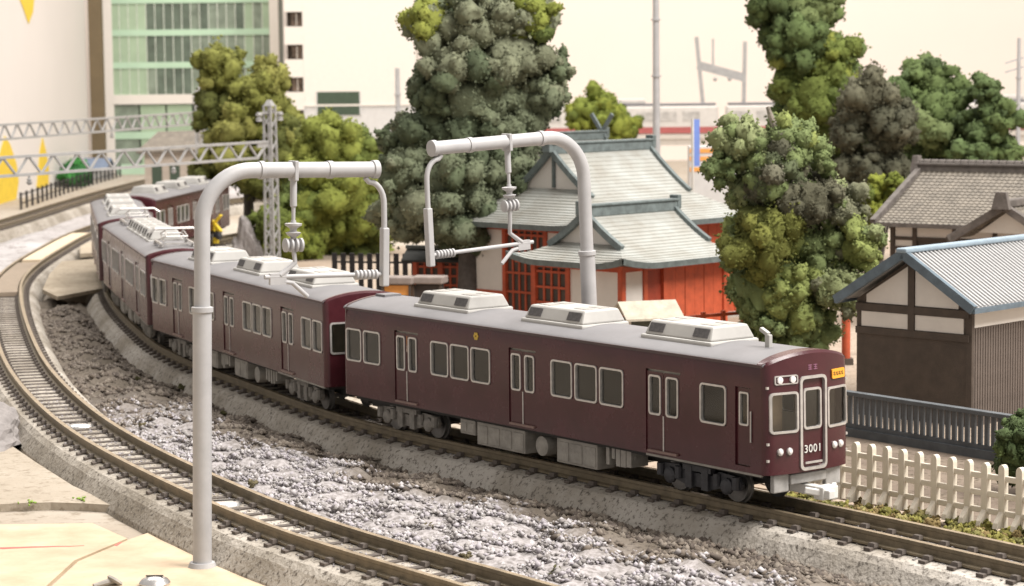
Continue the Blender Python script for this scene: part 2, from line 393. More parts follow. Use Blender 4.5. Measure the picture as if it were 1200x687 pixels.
# ------------------------------------------------------------------ ground between the tracks: soil bed + loose stones
def lat(path, y):
    i = min(range(len(path)), key=lambda k: abs(path[k].y-y)); return path[i]
def side_pt(path, i, off):
    t = tangents(path[max(0,i-1):i+2])[min(1, i)]; nn = Vector((t.y, -t.x, 0)); return path[i] + nn*off
m = MB(); NU = 22
ni = [k for k in range(len(near_p)) if near_p[k].y < 113]
def closest(path, p): return min(path, key=lambda q: (q-p).length_squared)
rows = []
hn = lambda x, y: (.5+.5*math.sin(x*1.7+y*.9)*math.cos(y*1.3-x*.6))
BED = []
for k in ni:
    a = near_p[k]; t = (near_p[min(k+1, len(near_p)-1)] - near_p[max(k-1, 0)]).normalized(); nn = Vector((t.y, -t.x, 0))
    b = None
    for s in np.arange(2, 14, .25):
        q = a + nn*s
        if min((q-c).length for c in train_p[::2]) < 1.75: b = s; break
    if b is None: b = 9
    rows.append((a, nn, 1.35, b))
for (a, nn, s0, s1) in rows:
    for j in range(NU+1):
        u = j/NU; q = a + nn*(s0+(s1-s0)*u)
        z = .10 + .42*math.sin(math.pi*u)**.8*hn(q.x, q.y) + .22*u*(1-u)*4*hn(q.x*2.3+4, q.y*2.1) + random.uniform(-.05, .05)
        BED.append((q.x, q.y, z))
m.v = BED; n = NU+1
for i in range(len(rows)-1):
    for j in range(NU): m.f.append((i*n+j, i*n+j+1, (i+1)*n+j+1, (i+1)*n+j)); m.mi.append(0)
bed_o = structure(m.build('soil_bed', soil_mat, None, True))
EDGE = lambda y: (.74 if y < 66 else .70) + .09*math.sin(y*.7) + .05*math.sin(y*2.3)
_at = bed_o.data.attributes.new('gravel_cover', 'FLOAT', 'POINT')
_at.data.foreach_set('value', [max(0., min(1., (EDGE(BED[q][1])-(q % (NU+1))/NU)/.2))*max(0., min(1., (80-BED[q][1])/10)) for q in range(len(BED))])
_nt = soil_mat.node_tree; _b = _nt.nodes['Principled BSDF']; _src = _b.inputs['Base Color'].links[0].from_socket
_a = _nt.nodes.new('ShaderNodeAttribute'); _a.attribute_name = 'gravel_cover'; _m = _nt.nodes.new('ShaderNodeMix'); _m.data_type = 'RGBA'
_n = _nt.nodes.new('ShaderNodeTexNoise'); _n.inputs['Scale'].default_value = 7; _n.inputs['Detail'].default_value = 4
_r = _nt.nodes.new('ShaderNodeValToRGB'); _r.color_ramp.elements[0].color = (*srgb(126, 121, 119), 1); _r.color_ramp.elements[1].color = (*srgb(166, 161, 161), 1); _r.color_ramp.elements[0].position = .38; _r.color_ramp.elements[1].position = .6
_tc = next(q for q in _nt.nodes if q.type == 'TEX_COORD'); _nt.links.new(_tc.outputs['Object'], _n.inputs['Vector']); _nt.links.new(_n.outputs['Fac'], _r.inputs['Fac'])
_nt.links.new(_a.outputs['Fac'], _m.inputs['Factor']); _nt.links.new(_src, _m.inputs['A']); _nt.links.new(_r.outputs['Color'], _m.inputs['B']); _nt.links.new(_m.outputs['Result'], _b.inputs['Base Color'])
def stones(name, label, pts, sizes, mats, cat='gravel', flat=.75):
    base = np.array([(1,0,0),(-1,0,0),(0,1,0),(0,-1,0),(0,0,1),(0,0,-1)], float)
    F = np.array([(0,2,4),(2,1,4),(1,3,4),(3,0,4),(2,0,5),(1,2,5),(3,1,5),(0,3,5)])
    n = len(pts); P = np.array(pts)
    V = base[None]*np.array(sizes)[:, None, None]*RNG.uniform(.55, 1.35, (n, 6, 1)) + RNG.normal(0, .18, (n, 6, 3))*np.array(sizes)[:, None, None]
    ang = RNG.uniform(0, 6.28, n); c, s_ = np.cos(ang), np.sin(ang)
    X = V[..., 0]*c[:, None]-V[..., 1]*s_[:, None]; Yv = V[..., 0]*s_[:, None]+V[..., 1]*c[:, None]
    V = np.stack([X, Yv, V[..., 2]*flat], -1) + P[:, None]
    FF = (F[None] + (np.arange(n)*6)[:, None, None]).reshape(-1, 3)
    me = bpy.data.meshes.new(name); me.vertices.add(n*6); me.vertices.foreach_set('co', V.ravel())
    me.loops.add(FF.size); me.loops.foreach_set('vertex_index', FF.ravel())
    me.polygons.add(len(FF)); me.polygons.foreach_set('loop_start', np.arange(len(FF))*3); me.polygons.foreach_set('loop_total', np.full(len(FF), 3))
    for q in mats: me.materials.append(q)
    if len(mats) > 1: me.polygons.foreach_set('material_index', np.repeat(RNG.integers(0, len(mats), n), 8))
    me.update(); me.validate()
    return stuff(obj(name, me), label, cat)
st_l = [mat('stone_pale', srgb(178, 174, 175), 1., spec=.1, var=.12, scale=4), mat('stone_grey', srgb(150, 146, 144), 1., spec=.1, var=.15, scale=4), mat('stone_lilac', srgb(164, 159, 163), 1., spec=.1, var=.12, scale=4), mat('stone_mid', srgb(136, 131, 129), 1., spec=.1, var=.15, scale=4)]
st_d = [mat('stone_brown', srgb(104, 94, 84), .95, var=.2, scale=4), mat('stone_taupe', srgb(84, 75, 68), .95, var=.2, scale=4), mat('stone_dust', srgb(122, 113, 103), .95, var=.15, scale=4)]
pl, sl, pd, sd = [], [], [], []
for it in range(84000):
    k = random.randrange(len(rows)-1); a, nn, s0, s1 = rows[k]; u = random.random(); f = random.random()
    q = (a + nn*(s0+(s1-s0)*u)); 
    if k+1 < len(rows): q = q.lerp(rows[k+1][0] + rows[k+1][1]*(rows[k+1][2]+(rows[k+1][3]-rows[k+1][2])*u), f)
    j = int(u*NU); z = BED[k*n+j][2]
    if q.y > 108 or (it > 52000 and q.y > 76): continue
    # the pale stones lie against the near track, the brown scatter against the far roadbed
    edge = EDGE(q.y)
    pale = max(0., min(1., (edge-u)/.18)) * max(0., min(1., (78-q.y)/10))
    if random.random() < pale: pl.append((q.x, q.y, z+random.uniform(-.02, .07))); sl.append(random.choice((.035, .045, .05, .06, .07, .085, .11)))
    elif random.random() < 1.1: pd.append((q.x, q.y, z)); sd.append(random.choice((.05, .06, .07, .09, .13)))
# extra density of pale stones near the camera side
stones('pale_gravel', 'loose pale grey stones spread beside the empty track', pl, sl, st_l)
stones('brown_gravel', 'brown crumbly scatter along the foot of the far roadbed', pd, sd, st_d)
# grains of loose ballast on the shoulders
pb, sb = [], []
for path, amount in ((near_p, 7000), (train_p, 5000)):
    cand = [i for i in range(1, len(path)-1) if path[i].y < 80]
    for _ in range(amount):
        i = random.choice(cand); t = (path[i+1]-path[i-1]).normalized(); nn = Vector((t.y, -t.x, 0))
        o = random.uniform(-1.6, 1.6); q = path[i] + nn*o + t*random.uniform(-.4, .4)
        z = .77 if abs(o) < 1.0 else .77-(abs(o)-1.0)*.9
        pb.append((q.x, q.y, z)); sb.append(random.uniform(.018, .05))
stones('ballast_grains', 'fine grains of ballast scattered over both roadbeds', pb, sb, st_l[1:] + st_d[2:], flat=.6)

# ------------------------------------------------------------------ near board, card and loose bits
tag(MB().poly_prism([(-30, 57.4), (-11.0, 57.9), (-9.75, 55.9), (-10.6, 53.4), (-10.9, 47), (-30, 47)], .004, .10).build('plywood_sheet', plywood), 'plywood sheet marked with a red line under the card', 'plywood')
tag(MB().poly_prism([(-9.65, 55.95), (-10.5, 53.35), (-10.8, 46), (-1.2, 44), (-4.6, 49.6), (-7.5, 54.2), (-9.1, 57.2)], .004, .085).build('plywood_offcut', plywood), 'triangular plywood offcut around the foot of the grey pole', 'plywood')
m = MB(); pts = []
random.seed(3)
for k in range(22):
    f = k/21; pts.append((-30 + f*19.3, 59.2 + .25*math.sin(k*1.1) + random.uniform(-.1, .1) + f*.8))
pts += [(-12.4, 62.6), (-14.2, 66.4), (-16.4, 71.2), (-30, 73)]
tag(m.poly_prism(pts, .004, .22).build('grey_card_sheet', [cardboard]), 'pale grey card sheet with a torn edge lying on the plywood', 'card')
rl = MB(); L = [(-14.2 + .32*k, 54.72 + .03*k + random.uniform(-.05, .05)) for k in range(12)]
rl.v = [(x, y - .10*(1-abs(k-5)/8), .104) for k, (x, y) in enumerate(L)] + [(x, y + .10*(1-abs(k-5)/8), .104) for k, (x, y) in enumerate(L)]
rl.f = [(k, k+1, 12+k+1, 12+k) for k in range(11)]; rl.mi = [0]*11
o = rl.build('red_line', red_ink); o.parent = bpy.data.objects['plywood_sheet']
rl = MB().poly_prism([(-9.95, 55.1), (-9.86, 55.5), (-9.8, 55.5), (-9.86, 55.05)], .0855, .088); rl.build('red_mark', red_ink, bpy.data.objects['plywood_offcut'])
s = thing('wood_screw', 'shiny domed screw driven into the plywood', 'screw', (-8.25, 50.75, .085))
MB().lathe([(0, .34), (.06, .36), (.14, .30), (.2, .16), (.215, .02)], (0,0,0), seg=24).build('head', screw_mat, s, True)
MB().box(-.2, .2, -.03, .03, .205, .225).build('slot', dark_gap, s)
s = thing('wood_screw', 'dull screw lying tilted at the edge of the plywood', 'screw', (-9.2, 50.8, .09), .6)
MB().lathe([(0, .16), (.05, .2), (.1, .17), (.12, .02)], (0,0,.05), (0.6,0,.8), seg=16).build('head', under_grey, s, True)
MB().tube([(0,0,.1), (-.5,0,.04)], [.09, .05], 8).build('shank', under_grey, s)
# grey plaster rock on the left
def rock(name, label, c, r, mats, seed, sq=.6):
    bm = bmesh.new(); bmesh.ops.create_icosphere(bm, subdivisions=4, radius=1); rg = random.Random(seed)
    ph = [rg.uniform(0, 6) for _ in range(6)]
    for v in bm.verts:
        p = v.co; d = 1 + .18*math.sin(p.x*3+ph[0])*math.cos(p.y*3+ph[1]) + .10*math.sin(p.z*7+ph[2]+p.x*5) + rg.uniform(-.06, .06)
        v.co = Vector((p.x*r[0]*d, p.y*r[1]*d, max(0, p.z*d)*r[2]))
    me = bpy.data.meshes.new(name); bm.to_mesh(me); bm.free(); me.materials.append(mats)
    o = obj(name, me, None, c); return tag(o, label, 'rock')
rock('plaster_rock', 'rough grey plaster lump lying against the ballast shoulder', (-17.0, 70.6, .21), (1.5, 3.2, 1.0), st_l[3], 1)
# flakes of foam and grass on the board
fl = []
for k, (x, y, z) in enumerate([(-11.78, 60.35, .23), (-13.05, 60.0, .23), (-12.05, 51.2, .11)]):
    q = [( x+random.gauss(0, .09), y+random.gauss(0, .12), z+random.uniform(0, .06)) for _ in range(10)]
    o = stones('foam_flake', None, q, [.05]*10, [mat('flake_green', (.22, .33, .06), .9, var=.3, scale=8)])
    tag(o, ['green foam crumbs on the pale card near its torn edge', 'tiny green foam crumb on the middle of the pale card', 'green foam crumbs on the plywood beside the red line', 'green foam crumbs in the gap below the card edge', 'green foam crumbs on the plywood offcut by the pole', 'green foam crumbs at the foot of the ballast shoulder'][k], 'foam crumbs')
# card plates bridging the two tracks
def plate(pts, z0, z1, label):
    o = MB().poly_prism(pts, z0, z1).build('card_plate', [card_tan]); tag(o, label, 'card plate')
    return o
plate([(-22.2, 109.6), (-20.6, 114.0), (-22.4, 124.0), (-23.4, 132.5), (-26.1, 130.5), (-25.1, 122), (-23.7, 113.4)], .74, .92, 'tan card plate bridging the gap between the two curved tracks')
plate([(-25.9, 135), (-23.3, 137), (-22.9, 147), (-27.2, 150), (-27.0, 141)], .74, .98, 'small tan card plate beyond the larger one, between the tracks')
for o in [o for o in bpy.data.objects if o.name.startswith('card_plate')]:
    bpy.context.view_layer.update()
for k, (x, y) in enumerate([(-22.6, 113), (-24, 127), (-25.2, 139), (-24.6, 146)]):
    pass
# pale plaster mound between near and back track
m = MB(); nx_, ny_ = 26, 40
for j in range(ny_):
    y = 112 + j*(228-112)/(ny_-1)
    xa = min(near_p, key=lambda q: abs(q.y-y) + (1e3 if q.y > 190 else 0)).x if y < 165 else -27 + (y-165)*.1
    xb = min(back_p, key=lambda q: abs(q.y-y)).x if y > 130 else -41
    for i in range(nx_):
        u = i/(nx_-1); x = xa-1.6 + (xb+1.6-(xa-1.6))*u
        m.v.append((x, y, .06 + .5*math.sin(math.pi*u)*(.6+.4*math.sin(x*.8+y*.3)) + random.uniform(-.06, .06)))
for j in range(ny_-1):
    for i in range(nx_-1): m.f.append((j*nx_+i, j*nx_+i+1, (j+1)*nx_+i+1, (j+1)*nx_+i)); m.mi.append(0)
structure(m.build('plaster_mound', speckle_mat('plaster_mound_mat', srgb(158, 154, 153), srgb(184, 180, 180), srgb(126, 120, 116), .9, big=.15), None, True))

# ------------------------------------------------------------------ train
CL, HW, ZB, SH = 18.4, 1.375, .95, 2.6          # body length, half width, body bottom above rail, side height
CABW = [(1.39, 2.32)]
LEAD = dict(win=[(1.39, 2.32), (5.25, 6.2), (6.31, 7.22), (7.34, 8.23), (10.95, 11.84), (11.94, 12.82), (12.93, 13.78), (16.38, 17.26), (17.38, 18.19)],
            door=[(3.07, 4.38), (8.91, 10.11), (14.44, 15.64)])
MID = dict(win=[(.21, 1.02), (1.14, 2.02), (4.82, 5.70), (5.80, 6.68), (6.78, 7.66), (10.74, 11.62), (11.72, 12.60), (12.70, 13.58), (16.38, 17.26), (17.38, 18.19)],
           door=[(2.76, 3.96), (8.60, 9.80), (14.44, 15.64)])
WZ0, WZ1 = 1.04, 2.01
BULGE, CR = .20, .16
def endmap(front, bulge):
    def F(v, z, off):
        u = -bulge*(1-(v/HW)**2); t = abs(v)-(HW-CR)
        if t > 0: u += CR - math.sqrt(max(0, CR*CR-t*t))
        # lean back slightly towards the roof
        u += .05*max(0, (z-1.0)/1.6)**2
        u -= off
        return (u, -v, z+ZB) if front else (CL-u, v, z+ZB)
    return F
def arch(v, top=.30): return SH + top*math.sqrt(max(0, 1-(v/HW)**2)) * (1-.25*(v/HW)**2)
# shared part meshes (XZ plane, looking along +Y)
_shared = {}
def shared(key, fn):
    if key not in _shared: _shared[key] = fn()
    return _shared[key]
def frame_mesh(w_, h_): 
    return shared(('fr', round(w_, 2), round(h_, 2)), lambda: ring_mb(w_+.02, h_+.02, .11, .048, .03).mesh('window_frame', silver, True))
def pane_mesh(w_, h_):
    return shared(('pn', round(w_, 2), round(h_, 2)), lambda: MB().box(-w_/2, w_/2, -.045, -.035, -h_/2, h_/2).mesh('pane', glass))
def leaf_mesh(w_):
    def f():
        m = MB(); hw = .40*w_; panel_mb(m, (-w_/2, w_/2), (.06, 2.10), [(-hw*.82, hw*.82, 1.02, 2.0)], lambda x, z, o: (x, o, z), .04)
        return m.mesh('door', maroon)
    return shared(('lf', round(w_, 2)), f)
AC_MESH = None
def ac_unit(parent, u, big=True):
    L, W, H = (2.55, 1.50, .41) if big else (1.35, 1.35, .42)
    def f():
        m = MB(); m.box(-L/2-.07, L/2+.07, -W/2-.07, W/2+.07, -.10, .05); m.frustum(-L/2, L/2, -W/2, W/2, .05, H, .10, .17)
        return m.mesh('air_conditioner', ac_cream)
    o = obj('air_conditioner', shared(('ac', big), f), parent, (u, 0, ZB+SH+.27))
    b = o.modifiers.new('bevel', 'BEVEL'); b.width = .05; b.segments = 2; b.limit_method = 'ANGLE'
    def gr():
        m = MB(); m.box(-.27*L/2.55, .27*L/2.55, -.012, .03, -.115, .115)
        return m.mesh('grille', dark_grille)
    gm = shared(('gr', big), gr)
    for s in (-1, 1):
        for k in (-1, 1):
            q = obj('grille', gm, o, (k*L*.33, s*(W/2-.088), .05+(H-.05)*.50)); q.rotation_euler = (s*math.atan2(.17, H-.05), 0, 0)
            q2 = obj('roof_grille', shared(('gt', big), lambda: MB().box(-.26*L/2.55, .26*L/2.55, -.16, .16, -.02, .012).mesh('roof_grille', mat('grille_grey', (.33, .315, .29), .7, var=.2, scale=15))), o, (k*L*.30, s*W*.17, H))
    return o
def bogie(parent, u, mt):
    # side frames with axle boxes, springs and brake gear; wheels are sub-parts
    def f():
        m = MB()
        for s in (-1, 1):
            y = s*1.0
            m.poly = None
            P = [(-1.55, .52), (-1.45, .70), (-.75, .74), (-.5, .60), (.5, .60), (.75, .74), (1.45, .70), (1.55, .52), (1.45, .36), (.80, .34), (.5, .26), (-.5, .26), (-.80, .34), (-1.45, .36)]
            n = len(P); m.add([(x, y-.05, z) for x, z in P] + [(x, y+.05, z) for x, z in P], [tuple(range(n)), tuple(range(n, 2*n))[::-1]] + [(i, (i+1) % n, n+(i+1) % n, n+i) for i in range(n)])
            for k in (-1, 1):
                m.lathe([(0, .21), (.08, .21), (.12, .15), (.13, .05)], (k*1.05, y+s*.03, .43), (0, s, 0), 12)
                for d in (-.34, .34):
                    m.lathe([(0, .10), (.3, .10)], (k*1.05+d, y+s*.09, .40), (0,0,1), 8)
                m.box(k*.30-.12, k*.30+.12, y-.02, y+s*.12+.02, .22, .78)
            m.box(-.52, .52, y-.04, y+s*.09+.04, .66, .80)
        m.box(-.35, .35, -.95, .95, .40, .62)
        return m.mesh('bogie', mt)
    o = obj('bogie', shared(('bg', mt.name), f), parent, (u, 0, 0))
    def wf():
        m = MB()
        for s in (-1, 1):
            m.lathe([(0, .47), (.05, .47), (.06, .43), (.16, .42), (.17, .33), (.12, .28), (.12, .08)], (0, s*.60, 0), (0, s, 0), 22)
        m.tube([(0, -.7, 0), (0, .7, 0)], .07, 8); return m.mesh('wheel_set', mat('wheel_steel', (.16, .155, .15), .4, metal=.6, var=.2), True)
    for k in (-1, 1): obj('wheel_set', shared('wh', wf), o, (k*1.05, 0, .43))
    return o
def side_wall(m, layout, s):
    holes = [(a, b, WZ0, WZ1) for a, b in layout['win']] + [(a, b, .08, 2.16) for a, b in layout['door']]
    if layout is LEAD: holes.append((.55, 1.08, .14, 2.05))
    def fn(u, z, o): return (u, s*(HW+o - .035*max(0, (z-2.2)/.4)**2), z+ZB)
    panel_mb(m, (CR, CL-CR), (0, SH), holes, fn, .07, zc=(2.2, 2.4))
def make_car(label, pos, ang, layout, cab, acs, panto=(), bg_mat=bogie_grey, detail=2, tilt=0.):
    car = thing('train_car', label, 'train car', (pos[0], pos[1], RT), ang, 'cars of the maroon train')
    m = MB(); 
    for s in (-1, 1): side_wall(m, layout, s)
    for front in (True, False):
        is_cab = front and cab
        F = endmap(front, BULGE if is_cab else .04)
        if is_cab: holes = [(-1.27, -.50, 1.01, 1.97), (.50, 1.27, 1.01, 1.97), (-.38, .38, .10, 2.26)]
        else: holes = [(-1.18, -.55, 1.05, 1.95), (.55, 1.18, 1.05, 1.95), (-.40, .40, .10, 2.15)]
        vc = [HW*math.sin(k/16*math.pi/2)*sg for k in range(17) for sg in (-1, 1)]
        vs = sorted(set(round(x, 4) for x in vc))
        panel_mb(m, (-HW, HW), (0, SH), holes, F, .05, xc=vs, zc=(.5, 1.5, 2.3))
        # dome above the gutter line, and a painted rim running back over the roof
        ext = .34 if is_cab else .22
        for a, b in zip(vs[:-1], vs[1:]):
            q = [F(a, SH, 0), F(b, SH, 0), F(b, arch(b)-.05, .0), F(a, arch(a)-.05, .0)]; m.add(q, [(0,1,2,3)])
            sx = 1 if front else -1
            f0 = F(a, arch(a)-.05, 0); f1 = F(b, arch(b)-.05, 0)
            g0 = (f0[0]+sx*.07, f0[1], ZB+arch(a)+.015); g1 = (f1[0]+sx*.07, f1[1], ZB+arch(b)+.015)
            h0 = ((ext if front else CL-ext), f0[1], ZB+arch(a)+.015); h1 = ((ext if front else CL-ext), f1[1], ZB+arch(b)+.015)
            m.add([f0, f1, g1, g0], [(0,1,2,3)]); m.add([g0, g1, h1, h0], [(0,1,2,3)])
    m.box(CR, CL-CR, -HW+.06, HW-.06, ZB-.03, ZB+.02)
    me = m.mesh('body', maroon, False)
    bm = bmesh.new(); bm.from_mesh(me); bmesh.ops.remove_doubles(bm, verts=bm.verts, dist=.002); bm.to_mesh(me); bm.free()
    me.polygons.foreach_set('use_smooth', [True]*len(me.polygons)); me.set_sharp_from_angle(angle=math.radians(30))
    body = obj('body', me, car)
    # roof
    m = MB(); vs = [HW*1.0*math.sin(k/14*math.pi/2)*sg for k in range(15) for sg in (-1, 1)]; vs = sorted(set(round(x, 4) for x in vs))
    us = np.linspace(.10, CL-.05, 12)
    for u in us:
        for v in vs: m.v.append((u, v, ZB+arch(v)))
    nv = len(vs)
    for i in range(len(us)-1):
        for k in range(nv-1): m.f.append((i*nv+k, i*nv+k+1, (i+1)*nv+k+1, (i+1)*nv+k)); m.mi.append(0)
    roof = m.build('roof', roof_grey, car, True)
    m = MB()
    for s in (-1, 1): m.box(CR, CL-CR, s*(HW-.02)-.045, s*(HW-.02)+.045, ZB+SH-.03, ZB+SH+.04)
    m2 = m.build('gutter', mat('gutter_dark', (.06, .035, .035), .5, var=.2), roof)
    # interior
    m = MB(); m.box(.3, CL-.3, -1.22, 1.22, ZB+.12, ZB+.2)
    m.build('floor', interior_mat, car)
    for s in (-1, 1):
        m = MB()
        for a, b in (( (1.6, 2.9) if not cab else (4.9, 5.0)), (4.7, 8.4), (10.6, 14.1), (16.0, 18.0)):
            m.box(a, b, s*.75-.3, s*.75+.3, ZB+.2, ZB+.62); m.box(a, b, s*1.10-.08, s*1.10+.08, ZB+.62, ZB+1.1)
        m.build('seat', seat_tan, car)
    for s in (-1, 1):
        m = MB(); holes = [(a+.03, b-.03, WZ0+.02, WZ1-.02) for a, b in layout['win']] + [(a+.2, b-.2, WZ0, WZ1) for a, b in layout['door']]
        panel_mb(m, (.35, CL-.35), (.2, 2.5), holes, lambda u, z, o: (u, s*(HW-.12+o), z+ZB), .02)
        m.build('interior_lining', interior_mat, car)
    MB().box(.3, CL-.3, -1.2, 1.2, ZB+2.5, ZB+2.53).build('ceiling', interior_mat, car)
    for (a, sd_) in ((4.55, -1), (8.75, 1), (10.45, -1), (14.3, 1), (15.9, -1)): MB().box(a, a+.06, min(0, sd_*1.2), max(0, sd_*1.2), ZB+.2, ZB+1.9).build('partition', interior_mat, car)
    if cab:
        MB().box(.30, .34, .56, 1.2, ZB+.95, ZB+2.0).build('cab_blind', mat('blind_tan', (.50, .38, .26), .8, var=.1), car)
        MB().box(2.5, 2.56, -1.25, 1.25, ZB+.2, ZB+2.5).build('cab_bulkhead', mat('cab_tan', (.40, .30, .19), .7, var=.1), car)
    for s in (-1, 1):
        rz = 0 if s > 0 else math.pi
        for a, b in layout['win']:
            w_ = b-a; f = obj('window_frame', frame_mesh(w_, WZ1-WZ0), car, ((a+b)/2, s*HW, ZB+(WZ0+WZ1)/2), rz)
            obj('pane', pane_mesh(w_-.02, WZ1-WZ0-.02), f)
        for a, b in layout['door']:
            w_ = (b-a)/2
            for k in (-1, 1):
                d = obj('door', leaf_mesh(w_-.02), car, ((a+b)/2 + k*w_/2, s*(HW-.03), ZB), rz)
                fw = w_*.66 - .0
                f = obj('window_frame', shared(('dfr', round(fw, 2)), lambda: ring_mb(fw+.04, 1.02, .09, .05, .028).mesh('window_frame', silver, True)), d, (0, 0, 1.51))
                obj('pane', shared(('dpn', round(fw, 2)), lambda: MB().box(-fw/2, fw/2, -.04, -.03, -.49, .49).mesh('pane', glass)), d, (0, 0, 1.51))
            obj('door_seam', shared('seam', lambda: MB().box(-.018, .018, -.01, .02, .10, 1.0).mesh('door_seam', silver)), car, ((a+b)/2, s*(HW-.028), ZB), rz)
            obj('door_sill', shared('sill', lambda: MB().box(-.55, .55, -.03, .05, -.02, .035).mesh('door_sill', mat('sill_brown', (.22, .14, .12), .5, var=.2))), car, ((a+b)/2, s*HW, ZB+.08), rz)
        if layout is LEAD:
            m = MB(); panel_mb(m, (-.255, .255), (.16, 2.03), [(-.13, .13, 1.15, 1.9)], lambda x, z, o: (x, o, z), .04)
            d = obj('cab_door', m.mesh('cab_door', maroon), car, (.815, s*(HW-.05), ZB), rz)
            obj('window_frame', ring_mb(.34, .82, .06, .045, .02).mesh('window_frame', silver, True), d, (0, 0, 1.525))
            obj('pane', MB().box(-.13, .13, -.04, -.03, -.38, .38).mesh('pane', glass), d, (0, 0, 1.525))
            MB().bar((.50, s*(HW+.03), ZB+.75), (.50, s*(HW+.03), ZB+1.5), .03, .03).build('handrail', silver, car)
    # ends
    for front in (True, False):
        is_cab = front and cab; F = endmap(front, BULGE if is_cab else .04)
        dz = (.10, 2.26) if is_cab else (.10, 2.15)
        for cx in ((-.885, .885) if is_cab else (-.865, .865)):
            G = lambda x, z, o: F(cx+x, 1.485+z, o)
            if not is_cab: G = lambda x, z, o: F(cx+x, 1.50+z, o)
            ww = .80 if is_cab else .70
            f = ring_mb(ww, .99, .10, .055, .03, G).build('end_window_frame', silver, car, True)
            mm = MB(); k = rrect(ww-.1, .88, .05); nn_ = len(k); mm.add([G(x, z, -.03) for x, z in k], [tuple(range(nn_))]); mm.build('pane', glass, f)
        # gangway door
        m = MB(); panel_mb(m, (-.38, .38) if is_cab else (-.40, .40), dz, [(-.25, .25, 1.06, 1.98)], lambda x, z, o: F(x, z, o-.045), .03)
        d = m.build('gangway_door', maroon, car)
        G = lambda x, z, o: F(x, 1.52+z, o-.04)
        ring_mb(.60, 1.0, .10, .055, .03, G).build('window_frame', silver, d, True)
        mm = MB(); k = rrect(.50, .9, .05); mm.add([G(x, z, -.03) for x, z in k], [tuple(range(len(k)))]); mm.build('pane', glass, d)
        if is_cab:
            zc = (dz[0]+dz[1])/2
            ring_mb(.89, dz[1]-dz[0]+.12, .14, .07, .045, lambda x, z, o: F(x, zc+z, o)).build('door_surround', silver, car, True)
            MB().bar(F(-.28, .22, .01), F(.28, .22, .01), .04, .05).build('door_step', silver, d)
            for sg in (-1, 1):
                m = MB()
                for dv in (-.13, .13):
                    c = Vector(F(sg*.88+dv, .55, .0)); m.lathe([(-.02, .09), (.035, .09), (.05, .07)], c, (-1, 0, 0), 14)
                hl = m.build('headlight', silver, car, True)
                for dv in (-.13, .13):
                    c = Vector(F(sg*.88+dv, .55, .045)); MB().lathe([(0, .065), (.02, .05), (.03, .01)], c, (-1, 0, 0), 14).build('lens', lamp_glass, hl, True)
                # marker lamp plate above the window
                if sg < 0:
                    pl_ = ring_mb(.66, .22, .05, .03, .03, lambda x, z, o: F(-.82+x, 2.27+z, o)).build('marker_light', silver, car, True)
                    for dv in (-.18, .18): MB().lathe([(-.01, .085), (.04, .085), (.05, .03)], Vector(F(-.82+dv, 2.27, 0)), (-1, 0, 0), 12).build('lens', lamp_glass, pl_, True)
            k = rrect(.52, .23, .03, 2)
            mm = MB(); nk = len(k); mm.add([F(.93+x, 2.28+z, .035) for x, z in k] + [F(.93+x, 2.28+z, -.02) for x, z in k], [tuple(range(nk))] + [(i, (i+1) % nk, nk+(i+1) % nk, nk+i) for i in range(nk)])
            sg_ = mm.build('destination_sign', orange_sign, car)
            mm = MB()
            for x0 in (-.17, -.06, .05, .16):
                for (dx, dz_, w_, h_) in ((-.03, .03, .07, .014), (-.03, -.01, .07, .012), (0, .01, .016, .10), (.02, -.03, .05, .012)):
                    mm.add([F(.93+x0+dx+sx*w_/2, 2.28+dz_+sz*h_/2, .038) for sx, sz in ((-1,-1),(1,-1),(1,1),(-1,1))], [(0,1,2,3)])
            mm.build('sign_characters', ink, sg_)
            # small raised train sign over the door
            mm = MB()
            for x0 in (-.09, .09):
                for (dx, dz_, w_, h_) in ((0, .05, .13, .02), (0, .0, .11, .02), (0, -.05, .13, .02), (0, 0, .022, .13)):
                    mm.add([F(x0+dx+sx*w_/2, 2.52+dz_+sz*h_/2, .012) for sx, sz in ((-1,-1),(1,-1),(1,1),(-1,1))], [(0,1,2,3)])
            mm.build('service_characters', mat('violet_print', (.24, .10, .16), .5, var=.1), car)
            # car number
            cu = bpy.data.curves.new('number', 'FONT'); cu.body = '3001'; cu.size = .27; cu.align_x = 'CENTER'; cu.extrude = .008; cu.space_character = 1.12
            to = bpy.data.objects.new('number', cu); COL.objects.link(to); bpy.context.view_layer.update()
            me = bpy.data.meshes.new_from_object(to.evaluated_get(bpy.context.evaluated_depsgraph_get())); bpy.data.objects.remove(to)
            me.materials.append(white_plastic); no = obj('car_number', me, d)
            no.matrix_local = Matrix.Translation((-BULGE-.0+.045-.02, 0, ZB+.46)) @ Matrix.Rotation(-math.pi/2, 4, 'Z') @ Matrix.Rotation(math.pi/2, 4, 'X')
            # skirt, coupler, steps, antenna
            m = MB(); m.box(.0, .14, -1.12, -.62, ZB-.46, ZB-.02); m.box(.0, .14, .62, 1.12, ZB-.46, ZB-.02); m.box(-.05, .1, -.6, .6, ZB-.30, ZB-.05)
            m.build('skirt', mat('skirt_grey', (.36, .35, .335), .6, var=.15, scale=5), car, bevel=.03)
            m = MB(); m.box(-.55, .5, -.13, .13, ZB-.58, ZB-.34); m.box(-.78, -.45, -.26, .26, ZB-.62, ZB-.30); m.bar((-.4, -.5, ZB-.38), (-.7, -.15, ZB-.46), .12, .16); m.bar((-.4, .5, ZB-.38), (-.7, .15, ZB-.46), .12, .16); m.box(-.95, -.75, .02, .22, ZB-.58, ZB-.36)
            m.build('coupler', white_plastic, car, bevel=.03)
            m = MB(); m.bar((1.15, .2, ZB+2.85), (1.15, .2, ZB+3.20), .12, .16); m.bar((1.15, .2, ZB+3.2), (1.42, .2, ZB+3.32), .12, .10)
            m.build('antenna', ac_cream, roof, bevel=.02)
